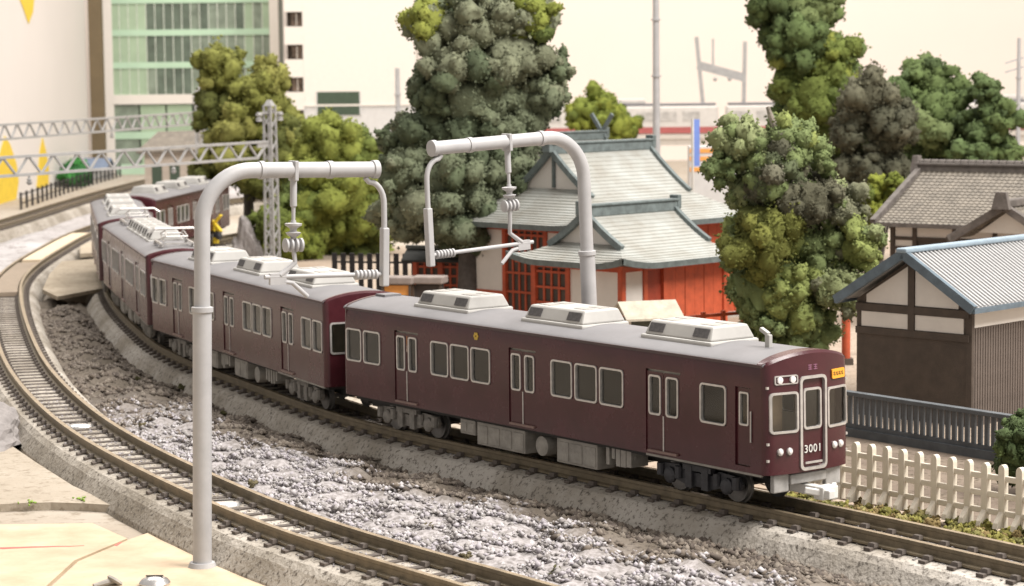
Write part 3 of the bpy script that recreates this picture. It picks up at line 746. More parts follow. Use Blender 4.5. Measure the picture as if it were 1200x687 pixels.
            for sg in (-1, 1):
                for zz in (.35, .75, 2.1): MB().box(-.0, .05, -.03, .03, -.03, .03).build('lamp_bracket', silver, car).location = (F(sg*1.31, zz, 0)[0]-.03, -sg*1.31, ZB+zz)
        else:
            m = MB(); m.box(-.35 if front else CL-.3, .3 if front else CL+.35, -.12, .12, ZB-.55, ZB-.32)
            m.build('coupler', dark_under, car)
            # rubber gangway bellows
            m = MB(); u0 = -.42 if front else CL+.02; m.box(u0, u0+.38, -.46, .46, ZB+.08, ZB+2.2); m.build('gangway', dark_grille, car, bevel=.04)
    # underframe
    m = MB(); m.box(.35, CL-.35, -1.15, 1.15, ZB-.14, ZB-.02); m.box(.6, CL-.6, -.35, .35, ZB-.45, ZB-.14); m.build('underframe', dark_under, car)
    MB().box(.2, 4.4, HW-.10, HW-.02, ZB-.06, ZB+.0).build('sole_bar', under_grey, car)
    eq = [(5.2, 6.3, .50, 'lump'), (6.6, 8.3, .66, 'box'), (8.7, 9.3, .5, 'tank'), (9.7, 11.9, .64, 'box'), (12.0, 12.7, .42, 'box')]
    if not cab: eq = [(5.0, 6.2, .45, 'lump'), (6.6, 7.6, .42, 'tank'), (8.0, 9.3, .6, 'box'), (9.8, 10.8, .5, 'lump'), (11.2, 12.6, .6, 'box')]
    for s in (-1, 1):
        for (a, b, h, kind) in eq:
            m = MB(); y0, y1 = (s*.55, s*1.16) if s > 0 else (s*1.16, s*.55)
            if kind == 'box':
                m.box(a, b, y0, y1, ZB-.12-h, ZB-.12)
                nn_ = max(2, int((b-a)/.55))
                for k in range(nn_):
                    x0 = a + (b-a)*(k+.08)/nn_; x1 = a + (b-a)*(k+.92)/nn_
                    m.box(x0, x1, s*1.16-.025, s*1.16+.025, ZB-.06-h, ZB-.2)
                m.build('equipment_box', under_grey, car, bevel=.02)
            elif kind == 'tank':
                m.lathe([(0, .08), (.04, .27), (.28, .29), (.52, .27), (.56, .08)], ((a+b)/2, s*.6, ZB-.45), (0, s, 0), 18); m.box((a+b)/2-.05, (a+b)/2+.05, s*.8-.1, s*.8+.1, ZB-.3, ZB-.1)
                m.build('air_tank', under_grey, car, True)
            else:
                rg = random.Random(int(a*10)+s)
                for k in range(5):
                    x0 = a + (b-a)*k/5; hh = rg.uniform(.25, h)
                    m.box(x0+.02, x0+.02+rg.uniform(.1, .2), y0+rg.uniform(0, .08), y1, ZB-.13-hh, ZB-.12)
                m.bar((a, s*1.0, ZB-.3), (b, s*1.0, ZB-.3), .08, .08)
                m.build('brake_gear', under_grey, car)
    bogie(car, 2.75, bogie_black if cab else bg_mat); bogie(car, CL-2.95, bg_mat)
    for (u, big) in acs: ac_unit(car, u, big)
    for u in panto: pantograph(car, u)
    # emblem on the side above the windows
    if cab:
        m = MB()
        for k in range(6):
            a0 = k*math.pi/3; m.lathe([(0, .045), (.012, .045)], (11.6+.07*math.cos(a0), HW+.0, ZB+2.33+.07*math.sin(a0)), (0, 1, 0), 8)
        m.build('emblem', gold, car)
        m = MB(); m.box(17.7, 18.2, -.3, .3, ZB+SH+.2, ZB+SH+.36); m.build('roof_vent', roof_grey, roof)
    return car
def pantograph(car, u):
    z0 = ZB+SH+.28; m = MB()
    for s in (-1, 1):
        m.bar((u-1.1, s*.62, z0+.14), (u+1.1, s*.62, z0+.14), .07, .07)
        m.bar((u+s*1.0, -.62, z0+.14), (u+s*1.0, .62, z0+.14), .07, .07)
        for k in (-.95, .95): m.lathe([(0, .09), (.05, .12), (.09, .07), (.14, .1)], (u+k, s*.62, z0), seg=8)
    p_ = m.build('pantograph', silver, car)
    m = MB()
    for s in (-1, 1):
        for k in (-1, 1):
            m.tube([(u+k*.8, s*.5, z0+.2), (u-k*.95+k*1.9*.0, s*.42, z0+.42), ], .03, 6)
        m.tube([(u-.95, s*.42, z0+.42), (u+.1, s*.35, z0+.62)], .03, 6); m.tube([(u+.95, s*.42, z0+.42), (u-.1, s*.35, z0+.62)], .03, 6)
    m.tube([(u-.95, -.42, z0+.42), (u-.95, .42, z0+.42)], .03, 6); m.tube([(u+.95, -.42, z0+.42), (u+.95, .42, z0+.42)], .03, 6)
    m.build('pantograph_arm', silver, p_)
    m = MB()
    for k in (-.16, .16): m.tube([(u+k, -1.0, z0+.52), (u+k, -.75, z0+.68), (u+k, .75, z0+.68), (u+k, 1.0, z0+.52)], .045, 6)
    m.build('collector_shoe', silver, p_)
AC3 = [(3.9, True), (8.95, True), (14.1, True)]
CARS = [
 ('leading maroon train car numbered 3001 with cab front and orange destination sign', (5.994, 52.93), 2.219, LEAD, True, AC3, (), bogie_grey),
 ('second maroon train car coupled directly behind the numbered cab car', (-5.761, 68.839), 2.019, MID, False, AC3, (), bogie_grey),
 ('third maroon train car with two raised pantograph frames on its roof', (-14.109, 86.714), 1.839, MID, False, [(5.6, False), (7.4, False), (9.2, False), (11.0, False), (12.8, False)], (2.2, 15.9), bogie_grey),
 ('fourth maroon train car seen almost end on behind the pantograph car', (-19.392, 105.621), 1.772, MID, False, AC3, (), bogie_grey),
 ('rearmost maroon train car turning away beyond the lattice gantry', (-22.45, 125.2), 1.47, MID, False, AC3, (), bogie_grey)]
for (lb, (x, y), a, lay, cab, acs, pan, bm_) in CARS:
    d = Vector((math.cos(a), math.sin(a))); nrm = Vector((d.y, -d.x)); c = Vector((x, y)) + nrm*HW
    make_car(lb, c, a, lay, cab, acs, pan, bm_)

# ------------------------------------------------------------------ curved overhead-line poles
def curved_pole(label, base, dirv, top, reach, drop, bracket_len, tilt=0.):
    """dirv: horizontal direction of the arm; local X = arm direction"""
    rz = math.atan2(dirv[1], dirv[0])
    t = thing('overhead_line_pole', label, 'pole', base, rz, 'curved overhead line poles')
    t.rotation_euler = (0, tilt, rz)
    R = 1.25; pts = [(0, 0, 0), (0, 0, 3), (0, 0, top*.66)]; m = MB()
    m.tube([(0, 0, 0), (0, 0, .12)], [.34, .30], 20); m.tube([(0, 0, .1), (0, 0, top*.655)], .225, 24); m.build('lower_mast', pole_grey, t, True)
    MB().lathe([(0, .22), (.02, .26), (.13, .26), (.15, .2)], (0, 0, top*.645), seg=24).build('collar', pole_grey, t, True)
    pts = [(0, 0, top*.66), (0, 0, top-R-.5)] + [(R-R*math.cos(a), 0, top-R+R*math.sin(a)) for a in np.linspace(0, math.pi/2, 14)] + [(reach*.55, 0, top), (reach, 0, top)]
    m = MB(); m.tube(pts, .19, 24); arm = m.build('curved_arm', pole_grey, t, True)
    MB().lathe([(-.05, .22), (.06, .22)], (R+.25, 0, top), (1, 0, 0), 24).build('clamp', pole_grey, t, True)
    MB().lathe([(-.06, .215), (.07, .215)], (reach-1.0-.3, 0, top), (1, 0, 0), 24).build('clamp', pole_grey, t, True)
    MB().lathe([(-.04, .16), (.0, .225), (.14, .225), (.16, .17)], (reach-.14, 0, top), (1, 0, 0), 24).build('end_cap', pole_grey, t, True)
    # dropper with insulator bells
    dx = drop; m = MB(); m.box(dx-.05, dx+.05, -.2, .2, top-.26, top+.22); m.build('dropper_clamp', pole_grey, t, bevel=.02)
    m = MB(); m.tube([(dx, 0, top-.15), (dx, 0, top-.22), (dx, 0, top-.86), (dx, 0, top-.9), (dx, 0, top-1.25)], [.07, .085, .085, .05, .045], 14); m.build('dropper', pole_grey, t, True)
    m = MB(); m.lathe([(0, .05), (.05, .07), (.10, .15), (.16, .19), (.19, .08), (.26, .09), (.33, .2), (.38, .21), (.40, .07), (.46, .06)], (dx, 0, top-1.66), seg=18); m.build('insulator', pole_grey, t, True)
    m = MB()
    for k in range(4): m.lathe([(0, .1), (.03, .17), (.08, .17), (.11, .1)], (dx-.25+k*.13, 0, top-1.8), (1, 0, 0), 14)
    m.build('wire_grip', pole_grey, t, True)
    # hanging bracket at the arm's end, and the registration arm
    ex = reach-.28; bl = bracket_len
    pts = [(ex-.05, 0, top-.2), (ex+.05, 0, top-.3)] + [(ex+.05+.42*math.sin(a), 0, top-.3-.55*(1-math.cos(a))) for a in np.linspace(.3, math.pi/2, 7)] + [(ex+.48, 0, top-1.3), (ex+.48, 0, top-bl)]
    m = MB(); m.tube(pts, .07, 12); m.build('hanging_bracket', pole_grey, t, True)
    MB().box(ex+.40, ex+.58, -.11, .11, top-bl-.12, top-bl*.52).build('bracket_plate', pole_grey, t, bevel=.03)
    za = top-bl+.18; m = MB()
    m.tube([(ex+.48, 0, za), (dx-.75, 0, za+.02)], .055, 12); m.build('registration_arm', pole_grey, t, True)
    m = MB()
    for k in range(6): m.lathe([(0, .075), (.03, .12), (.08, .12), (.10, .075)], (ex+.30-k*.105-.1, 0, za), (1, 0, 0), 12)
    m.build('arm_insulator', pole_grey, t, True)
    m = MB(); m.tube([(dx, 0, top-1.85), (dx-.15+.2, 0, za+.35), (dx-.35, 0, za+.05)], [.06, .06, .07], 10)
    m.box(dx-.62, dx-.2, -.05, .05, za-.17, za+.10); m.tube([(dx-.25, 0, za-.1), (dx-.02, 0, za-.14), (dx+.38, 0, za-.48)], .055, 10)
    m.build('steady_arm', pole_grey, t, True)
    return t
curved_pole('curved grey overhead pole standing on the plywood board beside the empty track', (-7.42, 52.64, .07), (.86, .51), 9.40, 4.6, 2.35, 2.75, .026)
curved_pole('curved grey overhead pole behind the leading train car, arm over its track', (2.41, 65.1, .04), (-.798, -.603), 9.82, 5.3, 2.70, 3.1, .045)

# ------------------------------------------------------------------ lattice gantries
def lattice_mast(root, x, y, h, wdt=.62):
    hw_ = wdt/2
    for sx in (-1, 1):
        for sy in (-1, 1): MB().bar((x+sx*hw_, y+sy*hw_, 0), (x+sx*hw_*.8, y+sy*hw_*.8, h), .11, .11, (0, 1, 0)).build('mast_leg', lattice_grey, root)
    n = int(h/.66)
    for k in range(n):
        z0 = .15+k*(h-.2)/n; z1 = .15+(k+1)*(h-.2)/n; s = 1 if k % 2 else -1
        for sg in (-1, 1):
            MB().bar((x-s*hw_*.92, y+sg*hw_*.92, z0), (x+s*hw_*.92, y+sg*hw_*.92, z1), .06, .07, (0, 1, 0)).build('mast_brace', lattice_grey, root)
            MB().bar((x+sg*hw_*.92, y-s*hw_*.92, z0), (x+sg*hw_*.92, y+s*hw_*.92, z1), .06, .07, (1, 0, 0)).build('mast_brace', lattice_grey, root)
    MB().frustum(x-wdt/2*.9, x+wdt/2*.9, y-wdt/2*.9, y+wdt/2*.9, h-.05, h+.32, .18, .18).build('mast_cap', lattice_grey, root)
    MB().box(x-wdt/2-.2, x+wdt/2+.2, y-.35, y+.35, 0, .2).build('mast_foot', lattice_grey, root)
def gantry(label, p0, p1, ztop, hgt, mast_h, masts=(True, True), arms=True):
    d = Vector(p1)-Vector(p0); L = d.length
    t = thing('lattice_gantry', label, 'gantry', (p0[0], p0[1], 0), math.atan2(d.y, d.x), 'lattice gantries over the tracks')
    for has, x in zip(masts, (0, L)):
        if has:
            lattice_mast(t, x, 0, mast_h)
            if arms:
                MB().bar((x-1.35, 0, mast_h-.45), (x+1.35, 0, mast_h-.45), .09, .09).build('cross_arm', lattice_grey, t)
                for s in (-1, 1):
                    MB().lathe([(0, .06), (.04, .2), (.12, .17), (.2, .2), (.28, .08), (.36, .2), (.45, .22), (.52, .06)], (x+s*1.15, 0, mast_h-.98), seg=10).build('insulator', lattice_grey, t, True)
    MB().bar((.2, 0, ztop), (L-.2, 0, ztop), .2, .15).build('top_chord', lattice_grey, t)
    MB().bar((1.4, 0, ztop-hgt), (L-1.4, 0, ztop-hgt), .2, .15).build('bottom_chord', lattice_grey, t)
    n = max(4, int(round((L-2.8)/1.02))); n += n % 2
    for k in range(n):
        x0 = 1.4+(L-2.8)*k/n; x1 = 1.4+(L-2.8)*(k+1)/n; a, b = (ztop-hgt, ztop) if k % 2 == 0 else (ztop, ztop-hgt)
        MB().bar((x0, 0, a), (x1, 0, b), .11, .10).build('brace', lattice_grey, t)
    for s in (0, 1):
        x0, x1 = (.3, 1.4) if s == 0 else (L-.3, L-1.4)
        MB().bar((x0, 0, ztop-.1 if not masts[s] else ztop-.05), (x1, 0, ztop-hgt), .13, .12).build('haunch', lattice_grey, t)
        MB().box(min(x0, x1), max(x0, x1), -.05, .05, ztop-.34, ztop-.06).build('gusset', lattice_grey, t)
    for f in (.22, .5, .8):
        x = L*f; m = MB(); m.lathe([(0, .05), (.06, .13), (.16, .16), (.2, .07), (.28, .15), (.36, .06), (.5, .05)], (x, 0, ztop-hgt-.55), seg=10); m.build('wire_hanger', lattice_grey, t, True)
    return t
gantry('long lattice gantry spanning all tracks from the mast beside the trees', (-14.6, 137.4), (-35.5, 97.4), 7.5, .95, 9.7)
gantry('farther thinner lattice gantry behind the longer one', (-25.6, 186.5), (-43, 97.5+0.5), 8.45, .95, 10.2)

# ------------------------------------------------------------------ irimoya (hip and gable) shrine roofs
def shrine_roof(root, LX, LY, ze, zr, xg, rowh=.2, flare=.28, over=.25):
    H = zr-ze; D = LY/2
    prof = lambda d: ze + H*(.55*(d/D) + .45*(d/D)**2)
    def rows(dmax):
        k = 0; out = []
        while k*rowh < dmax:
            a, b = k*rowh, min(dmax, (k+1)*rowh); out += [(a, .0), (a+1e-3, .035), (b-1e-3, .0)]; k += 1
        return out
    cornerf = lambda x, y: flare*(max(0, abs(x-LX/2)/(LX/2)-.45)/.55)**2 * (max(0, abs(y-LY/2)/(LY/2)-.45)/.55)**2
    roof = None
    zx = prof(xg)
    # two long slopes (full length at the eaves, cut to the gable planes above)
    m = MB()
    for s in (0, 1):
        rw = rows(D); nx_ = 25; prev = None
        for (d, o) in rw:
            y = d if s == 0 else LY-d
            a = d if d < xg else xg-over; b = LX-a
            cur = []
            for i in range(nx_):
                x = a+(b-a)*i/(nx_-1); fade = 1-min(1, d/1.2)
                cur.append(len(m.v)); m.v.append((x, y, prof(d)+o+cornerf(x, y)*fade))
            if prev:
                for i in range(nx_-1): m.f.append((prev[i], prev[i+1], cur[i+1], cur[i])); m.mi.append(0)
            prev = cur
    for s in (0, 1):
        rw = rows(xg); ny_ = 21; prev = None
        for (d, o) in rw:
            x = d if s == 0 else LX-d
            cur = []
            for i in range(ny_):
                y = d+(LY-2*d)*i/(ny_-1); fade = 1-min(1, d/1.2)
                cur.append(len(m.v)); m.v.append((x, y, prof(d)+o+cornerf(x, y)*fade))
            if prev:
                for i in range(ny_-1): m.f.append((prev[i], prev[i+1], cur[i+1], cur[i])); m.mi.append(0)
            prev = cur
    roof = m.build('roof', foil_roof, root, False)
    # eave edging, one strip for each side
    for (a, b) in (((0, 0), (LX, 0)), ((LX, 0), (LX, LY)), ((LX, LY), (0, LY)), ((0, LY), (0, 0))):
        m = MB(); n = 24; pv = None
        for i in range(n+1):
            f = i/n; x = a[0]+(b[0]-a[0])*f; y = a[1]+(b[1]-a[1])*f; z = ze+cornerf(x, y)
            dx = (LX/2-x); dy = (LY/2-y); inn = Vector((np.sign(dx)*.10 if a[0] == b[0] else 0, np.sign(dy)*.10 if a[1] == b[1] else 0, 0))
            cur = [Vector((x, y, z+.05))-inn*.6, Vector((x, y, z-.20))-inn*.3, Vector((x, y, z-.20))+inn*3, Vector((x, y, z+.02))+inn*2]
            o = len(m.v); m.v += [tuple(c) for c in cur]
            if pv is not None:
                for k in range(4): m.f.append((pv+k, pv+(k+1) % 4, o+(k+1) % 4, o+k)); m.mi.append(0)
            pv = o
        m.build('eave_edge', roof_trim, roof, True)
    m = MB(); m.box(.25, LX-.25, .25, LY-.25, ze-.16, ze-.02); m.build('soffit', vermilion, root)
    # gable triangles with barge boards
    for s in (0, 1):
        x = xg if s == 0 else LX-xg; sg = -1 if s == 0 else 1
        n = 10; ds = [xg*.8+(D-xg*.8)*k/n for k in range(n+1)]
        m = MB(); pts = [(y, prof(d)-.02) for d in ds for y in (d,)] ; pts2 = [(LY-d, prof(d)-.02) for d in ds][::-1]
        P = pts + pts2[1:]; nP = len(P); m.add([(x, y, z) for y, z in P] + [(x+sg*-.1, y, z) for y, z in P], [tuple(range(nP)), tuple(range(nP, 2*nP))[::-1]])
        m.build('gable', white_wall, root)
        for q in (0, 1):
            m = MB(); xo = x+sg*over
            for k in range(n):
                y0, y1 = ds[k], ds[k+1]
                if q: y0, y1 = LY-y0, LY-y1
                m.bar((xo, y0, prof(ds[k])+.06), (xo, y1, prof(ds[k+1])+.06), .20, .26)
            m.build('barge_board', roof_trim, roof)
        m = MB(); m.bar((x+sg*.05, LY/2, zr-.1), (x+sg*.05, LY/2, zx+.05), .14, .14); m.build('gable_strut', roof_trim, root)
    m = MB(); m.box(xg-over-.12, LX-xg+over+.12, LY/2-.2, LY/2+.2, zr-.12, zr+.30); m.box(xg-over-.2, LX-xg+over+.2, LY/2-.27, LY/2+.27, zr+.30, zr+.40)
    m.build('ridge', roof_trim, roof, bevel=.03)
    for x in (xg-over-.2, LX-xg+over+.2):
        m = MB(); m.box(x-.12, x+.12, LY/2-.25, LY/2+.25, zr-.05, zr+.55); m.build('ridge_finial', roof_trim, roof, bevel=.04)
    return roof
def wall_grid(root, p0, p1, z0, z1, bays, thick=.16):
    """timber wall between two points: each bay is (width fraction, kind)"""
    p0 = Vector(p0); p1 = Vector(p1); L = (p1-p0).length; d = (p1-p0)/L; rot = math.atan2(d.y, d.x)
    M = Matrix.Translation((p0.x, p0.y, 0)) @ Matrix.Rotation(rot, 4, 'Z')
    def B(name, m_, *a): return MB().box(*a, M=M).build(name, m_, root)
    x = 0; tot = sum(b[0] for b in bays)
    B('sill_beam', vermilion, 0, L, -.09, .09, z0, z0+.22); B('wall_plate', vermilion, 0, L, -.09, .09, z1-.22, z1)
    for (wf, kind) in bays:
        w_ = L*wf/tot
        B('post', vermilion, x-.11, x+.11, -.13, .13, z0, z1)
        a, b = x+.11, x+w_-.11
        if kind == 'white':
            B('white_panel', white_wall, a, b, -.04, .04, z0+1.35, z1-.22); B('tie_beam', vermilion, a, b, -.08, .08, z0+1.15, z0+1.35); B('board', vermilion, a, b, -.05, .05, z0+.22, z0+1.15)
        elif kind == 'boards':
            n = max(2, int((b-a)/.55))
            for k in range(n): B('board', vermilion, a+(b-a)*k/n+.012, a+(b-a)*(k+1)/n-.012, -.05+.012*(k % 2), .05, z0+.22, z1-.22)
        elif kind == 'lattice':
            B('recess', dark_wood, a, b, .0, .06, z0+.22, z1-.22)
            for k in range(5): zz = z0+.5+k*(z1-z0-.9)/4; B('rail', vermilion, a, b, -.09, -.01, zz-.05, zz+.05)
            n = max(3, int((b-a)/.38))
            for k in range(n+1): xx = a+(b-a)*k/n; B('slat', vermilion, xx-.05, xx+.05, -.06, .0, z0+.22, z1-.22)
        elif kind == 'door':
            B('door', mat('dark_vermilion', (.30, .045, .02), .6, var=.2), a, b, .02, .07, z0+.22, z1-.22)
        x += w_
    B('post', vermilion, L-.11, L+.11, -.13, .13, z0, z1)
def shrine(label, corner, LX, LY, ze, zr, xg, front, sideb, inset=.85, yaw=44.4, flare=.28):
    t = thing('shrine_hall', label, 'shrine', (corner[0], corner[1], .04), math.radians(yaw))
    shrine_roof(t, LX, LY, ze, zr, xg, flare=flare)
    i = inset; z0, z1 = .25, ze-.12
    MB().box(i-.3, LX-i+.3, i-.3, LY-i+.3, 0, .25).build('plinth', mat('stone_plinth', (.36, .33, .30), .9, var=.1), t)
    wall_grid(t, (i, i), (LX-i, i), z0, z1, sideb); wall_grid(t, (i, LY-i), (i, i), z0, z1, front)
    wall_grid(t, (LX-i, i), (LX-i, LY-i), z0, z1, front); wall_grid(t, (LX-i, LY-i), (i, LY-i), z0, z1, sideb)
    MB().box(i+.3, LX-i-.3, i+.3, LY-i-.3, .25, z1).build('core', dark_wood, t)
    return t
shrine('front shrine pavilion with grey-green hip-and-gable roof and vermilion walls', (4.4, 89.0), 8.0, 6.6, 3.85, 5.75, 1.55, [(1.0, 'lattice'), (1.5, 'white')], [(.55, 'white'), (.5, 'door'), (1.6, 'boards')])
shrine('larger shrine hall with taller pale roof behind the front pavilion', (3.4, 97.6), 11.6, 9.6, 4.75, 7.95, 2.75, [(1, 'white'), (1, 'lattice'), (1, 'white')], [(1, 'boards'), (1, 'white'), (1, 'boards')], yaw=44.4)
# innermost sanctuary with crossed finials
t = shrine('rear sanctuary with crossed ridge finials behind the large shrine hall', (3.0, 121.5), 7.0, 6.0, 5.6, 7.8, 1.2, [(1, 'white'), (1, 'boards')], [(1, 'boards'), (1, 'white')])
for k in (1.0, 6.0):
    for s in (-1, 1):
        MB().bar((k, 3+s*-.3, 7.7), (k, 3+s*.8, 9.1), .14, .22).build('crossed_finial', roof_trim, t)
# roofed vermilion lattice wall on the left of the pavilion
t = thing('lattice_wall', 'low vermilion lattice wall under a dark narrow roof behind the tree trunk', 'wall', (-4.6, 107.6, .04), math.radians(-18))
wall_grid(t, (0, 0), (2.6, 0), .1, 2.75, [(1, 'lattice'), (1, 'lattice')]); wall_grid(t, (2.6, 0), (4.6, 0), .1, 2.75, [(1, 'lattice'), (.6, 'door')])
for s in (-1, 1):
    m = MB(); m.add([(-.4, s*.9, 2.72), (5.0, s*.9, 2.72), (5.0, 0, 3.25), (-.4, 0, 3.25), (-.4, s*.9, 2.62), (5.0, s*.9, 2.62), (5.0, 0, 3.15), (-.4, 0, 3.15)], [(0,1,2,3),(7,6,5,4),(0,4,5,1),(1,5,6,2),(2,6,7,3),(3,7,4,0)])
    m.build('roof_slope', mat('dark_bark_roof', (.032, .034, .03), .8, var=.25, scale=3, bump=.2), t)
MB().box(-.45, 5.05, -.14, .14, 3.2, 3.36).build('ridge', roof_trim, t)
# vermilion railings
def railing(label, p0, p1, z0, h, n):
    d = Vector(p1)-Vector(p0); L = d.length
    t = thing('railing', label, 'railing', (p0[0], p0[1], z0), math.atan2(d.y, d.x), 'vermilion railings of the shrine')
    for k in range(n+1): MB().box(L*k/n-.07, L*k/n+.07, -.07, .07, 0, h+.1).build('post', vermilion, t)
    for f in (.25, .6, .98): MB().bar((-.25, 0, h*f), (L+.25, 0, h*f), .11, .12).build('rail', vermilion, t)
    return t
railing('vermilion railing in front of the pavilion boards beside the olive tree', (5.6, 83.6), (8.8, 85.6), .04, 2.4, 4)
railing('vermilion railing between the lattice wall and the large hall', (-1.8, 109.6), (.8, 108.4), .04, 4.0, 3)
# small offertory shed
t = thing('small_shed', 'tiny shed with pale roof and dark green boards by the pavilion corner', 'shed', (4.1, 80.0, .04), math.radians(16))
MB().box(.15, 1.75, .1, 1.1, 0, 2.75).build('wall', mat('dark_green_board', (.085, .09, .07), .8, var=.2), t)
for x in (.08, 1.74): MB().box(x-.07, x+.07, .0, .14, 0, 2.8).build('post', white_wall, t)
for k in range(6): MB().box(.18, 1.7, .07, .1, .2+k*.42, .56+k*.42).build('board', mat('dark_green_board', (.085, .09, .07)), t)
for s in (0, 1):
    m = MB(); y0, y1 = (-.35, .6) if s == 0 else (1.55, .6)
    m.add([(-.15, y0, 2.8), (2.05, y0, 2.8), (2.05, y1, 3.35), (-.15, y1, 3.35), (-.15, y0, 2.72), (2.05, y0, 2.72), (2.05, y1, 3.27), (-.15, y1, 3.27)], [(0,1,2,3),(7,6,5,4),(0,4,5,1),(1,5,6,2),(2,6,7,3),(3,7,4,0)])
    m.build('roof_slope', mat('straw_roof', (.40, .36, .29), .85, var=.15, scale=3, bump=.25), t)
# two low stalls behind the train
for (x, lb) in ((-5.6, 'low stall with grey slab roof over orange goods beside the dark fence'), (-4.3, 'low stall with grey slab roof beside the vermilion lattice wall')):
    t = thing('low_stall', lb, 'stall', (x, 96.0, .04), math.radians(-14))
    MB().box(.1, 1.25, .1, .7, 0, 2.55).build('counter', orange_mat if x < -5 else mat('dark_stall', (.05, .04, .035), .8), t)
    MB().box(-.05, 1.4, -.1, .9, 2.6, 2.92).build('roof_slab', mat('taupe_slab', (.24, .20, .18), .85, var=.15, scale=3), t, bevel=.06)
    for a in (.02, 1.22): MB().box(a, a+.1, 0, .1, 0, 2.6).build('post', dark_wood, t)
# dark picket fence behind the stalls, and one farther left
def picket_fence(name, label, p0, p1, z0, h, step, w_, mt, rails=(.25, .85), group=None, rail_h=.09, tip=False, cap=0., th=.05):
    d = Vector(p1)-Vector(p0); L = d.length
    t = thing(name, label, 'fence', (p0[0], p0[1], z0), math.atan2(d.y, d.x), group)
    me = MB(); me.box(-w_/2, w_/2, -th, th, 0, h-(w_*.5 if tip else 0))
    if tip: me.frustum(-w_/2, w_/2, -.05, .05, h-w_*.5, h, w_*.3, .02)
    me = me.mesh('picket', mt); n = int(L/step)
    for k in range(n+1): obj('picket', me, t, (L*k/n, 0, 0))
    for f in rails: MB().bar((-.05, .045, h*f), (L+.05, .045, h*f), .09, rail_h).build('rail', mt, t)
    if cap: MB().box(-.1, L+.1, -.10, .16, h, h+cap).build('cap_rail', mt, t, bevel=.02)
    return t
picket_fence('picket_fence', 'dark picket fence behind the low stalls under the big tree', (-8.6, 109.2), (-4.7, 108.2), .04, 2.9, .42, .24, mat('charcoal_fence', (.035, .035, .04), .7, var=.2))
BF = [(-42.6, 196), (-43.0, 205), (-43.6, 220), (-44.1, 238), (-44.3, 256)]
for k in range(4):
    picket_fence('picket_fence', ['black picket fence panel standing by the larger yellow flame', 'black picket fence panel beside the distant track, next to the narrow flame', 'black picket fence panel in front of the green hedge', 'black picket fence panel below the green glass tower'][k], BF[k], BF[k+1], .0, 1.5, 2.3, .16, mat('black_fence', (.022, .020, .020), .7, var=.2), group='black picket fence panels by the distant track', th=.10, rails=(.35, .85), rail_h=.10)

# ------------------------------------------------------------------ houses on the right
def slope(root, name, P, th, mt):
    """roof slab from 4 points (eave a, eave b, ridge b, ridge a)"""
    P = [Vector(p) for p in P]; n = (P[1]-P[0]).cross(P[3]-P[0]).normalized()
    if n.z < 0: n = -n
    return MB().add([*P, *[p-n*th for p in P]], [(0,1,2,3),(7,6,5,4),(0,4,5,1),(1,5,6,2),(2,6,7,3),(3,7,4,0)]).build(name, mt, root)
# shed: local X along the ridge (.7,.714), local Y along the gable to the left-away
t = thing('storehouse', 'dark brown storehouse with white gable panels and pale corrugated roof', 'storehouse', (14.7, 71.5, .04), math.radians(45.5))
E_, GW, LEN, ZE, ZR = .55, 5.4, 9.0, 3.95, 5.62       # overhang, gable width over eaves, length
wy0, wy1 = .48, GW-.48
gbl = [(wy0, 0), (wy1, 0), (wy1, ZE-.05), (GW/2, ZR-.25), (wy0, ZE-.05)]
n5 = len(gbl); m = MB(); m.add([(E_, y, z) for y, z in gbl] + [(E_+.15, y, z) for y, z in gbl], [tuple(range(n5)), tuple(range(n5, 2*n5))[::-1]] + [(i, (i+1) % n5, n5+(i+1) % n5, n5+i) for i in range(n5)])
m.build('gable_wall', dark_wood, t)
m = MB(); m.add([(LEN-E_, y, z) for y, z in gbl] + [(LEN-E_-.15, y, z) for y, z in gbl], [tuple(range(n5)), tuple(range(n5, 2*n5))[::-1]] + [(i, (i+1) % n5, n5+(i+1) % n5, n5+i) for i in range(n5)])
m.build('gable_wall', dark_wood, t)
for y in (wy0, wy1): MB().box(E_+.15, LEN-E_-.15, y-.06 if y == wy0 else y-.06, y+.06, 0, ZE-.1).build('side_wall', brown_wood, t)
nb = 50
bme = MB().box(-.03, .03, -.018, .03, 0, ZE-.75).mesh('batten', brown_wood)
for k in range(nb): obj('batten', bme, t, (E_+.25+k*(LEN-2*E_-.4)/nb, wy0-.07, 0))
MB().box(E_+.15, LEN-E_-.15, wy0-.085, wy0-.062, ZE-.72, ZE-.12).build('white_strip', white_wall, t)
MB().box(E_-.03, E_+.1, wy0-.1, wy0+.12, 0, ZE-.1).build('corner_post', dark_wood, t)
# white panels of the gable: two below the tie beam, two above it
xg_ = E_-.02
zb0, zb1 = 3.02, 3.52
for (a, b) in ((wy0+.22, GW/2-.14), (GW/2+.14, wy1-.22)):
    MB().box(xg_-.02, xg_+.03, a, b, zb0, zb1).build('white_panel', white_wall, t)
zt = 3.82
for s in (-1, 1):
    ya = GW/2+s*.14; yb = GW/2+s*(GW/2-.48-.42)
    ztop = lambda y: ZR-.42-(abs(y-GW/2))*(ZR-ZE)/(GW/2)
    P = [(ya, zt), (yb, zt), (yb, max(zt+.03, ztop(yb))), (ya, ztop(ya))]
    MB().add([(xg_-.02, y, z) for y, z in P] + [(xg_+.03, y, z) for y, z in P], [(0,1,2,3),(7,6,5,4),(0,4,5,1),(1,5,6,2),(2,6,7,3),(3,7,4,0)]).build('white_panel', white_wall, t)
MB().box(xg_-.06, xg_+.02, wy0, wy1, zb1+.02, zt-.03).build('tie_beam', dark_wood, t)
MB().box(xg_-.06, xg_+.02, wy0, wy1, zb0-.25, zb0-.02).build('tie_beam', dark_wood, t)
MB().box(xg_-.07, xg_+.02, GW/2-.12, GW/2+.12, zb0-.02, ZR-.35).build('king_post', dark_wood, t)
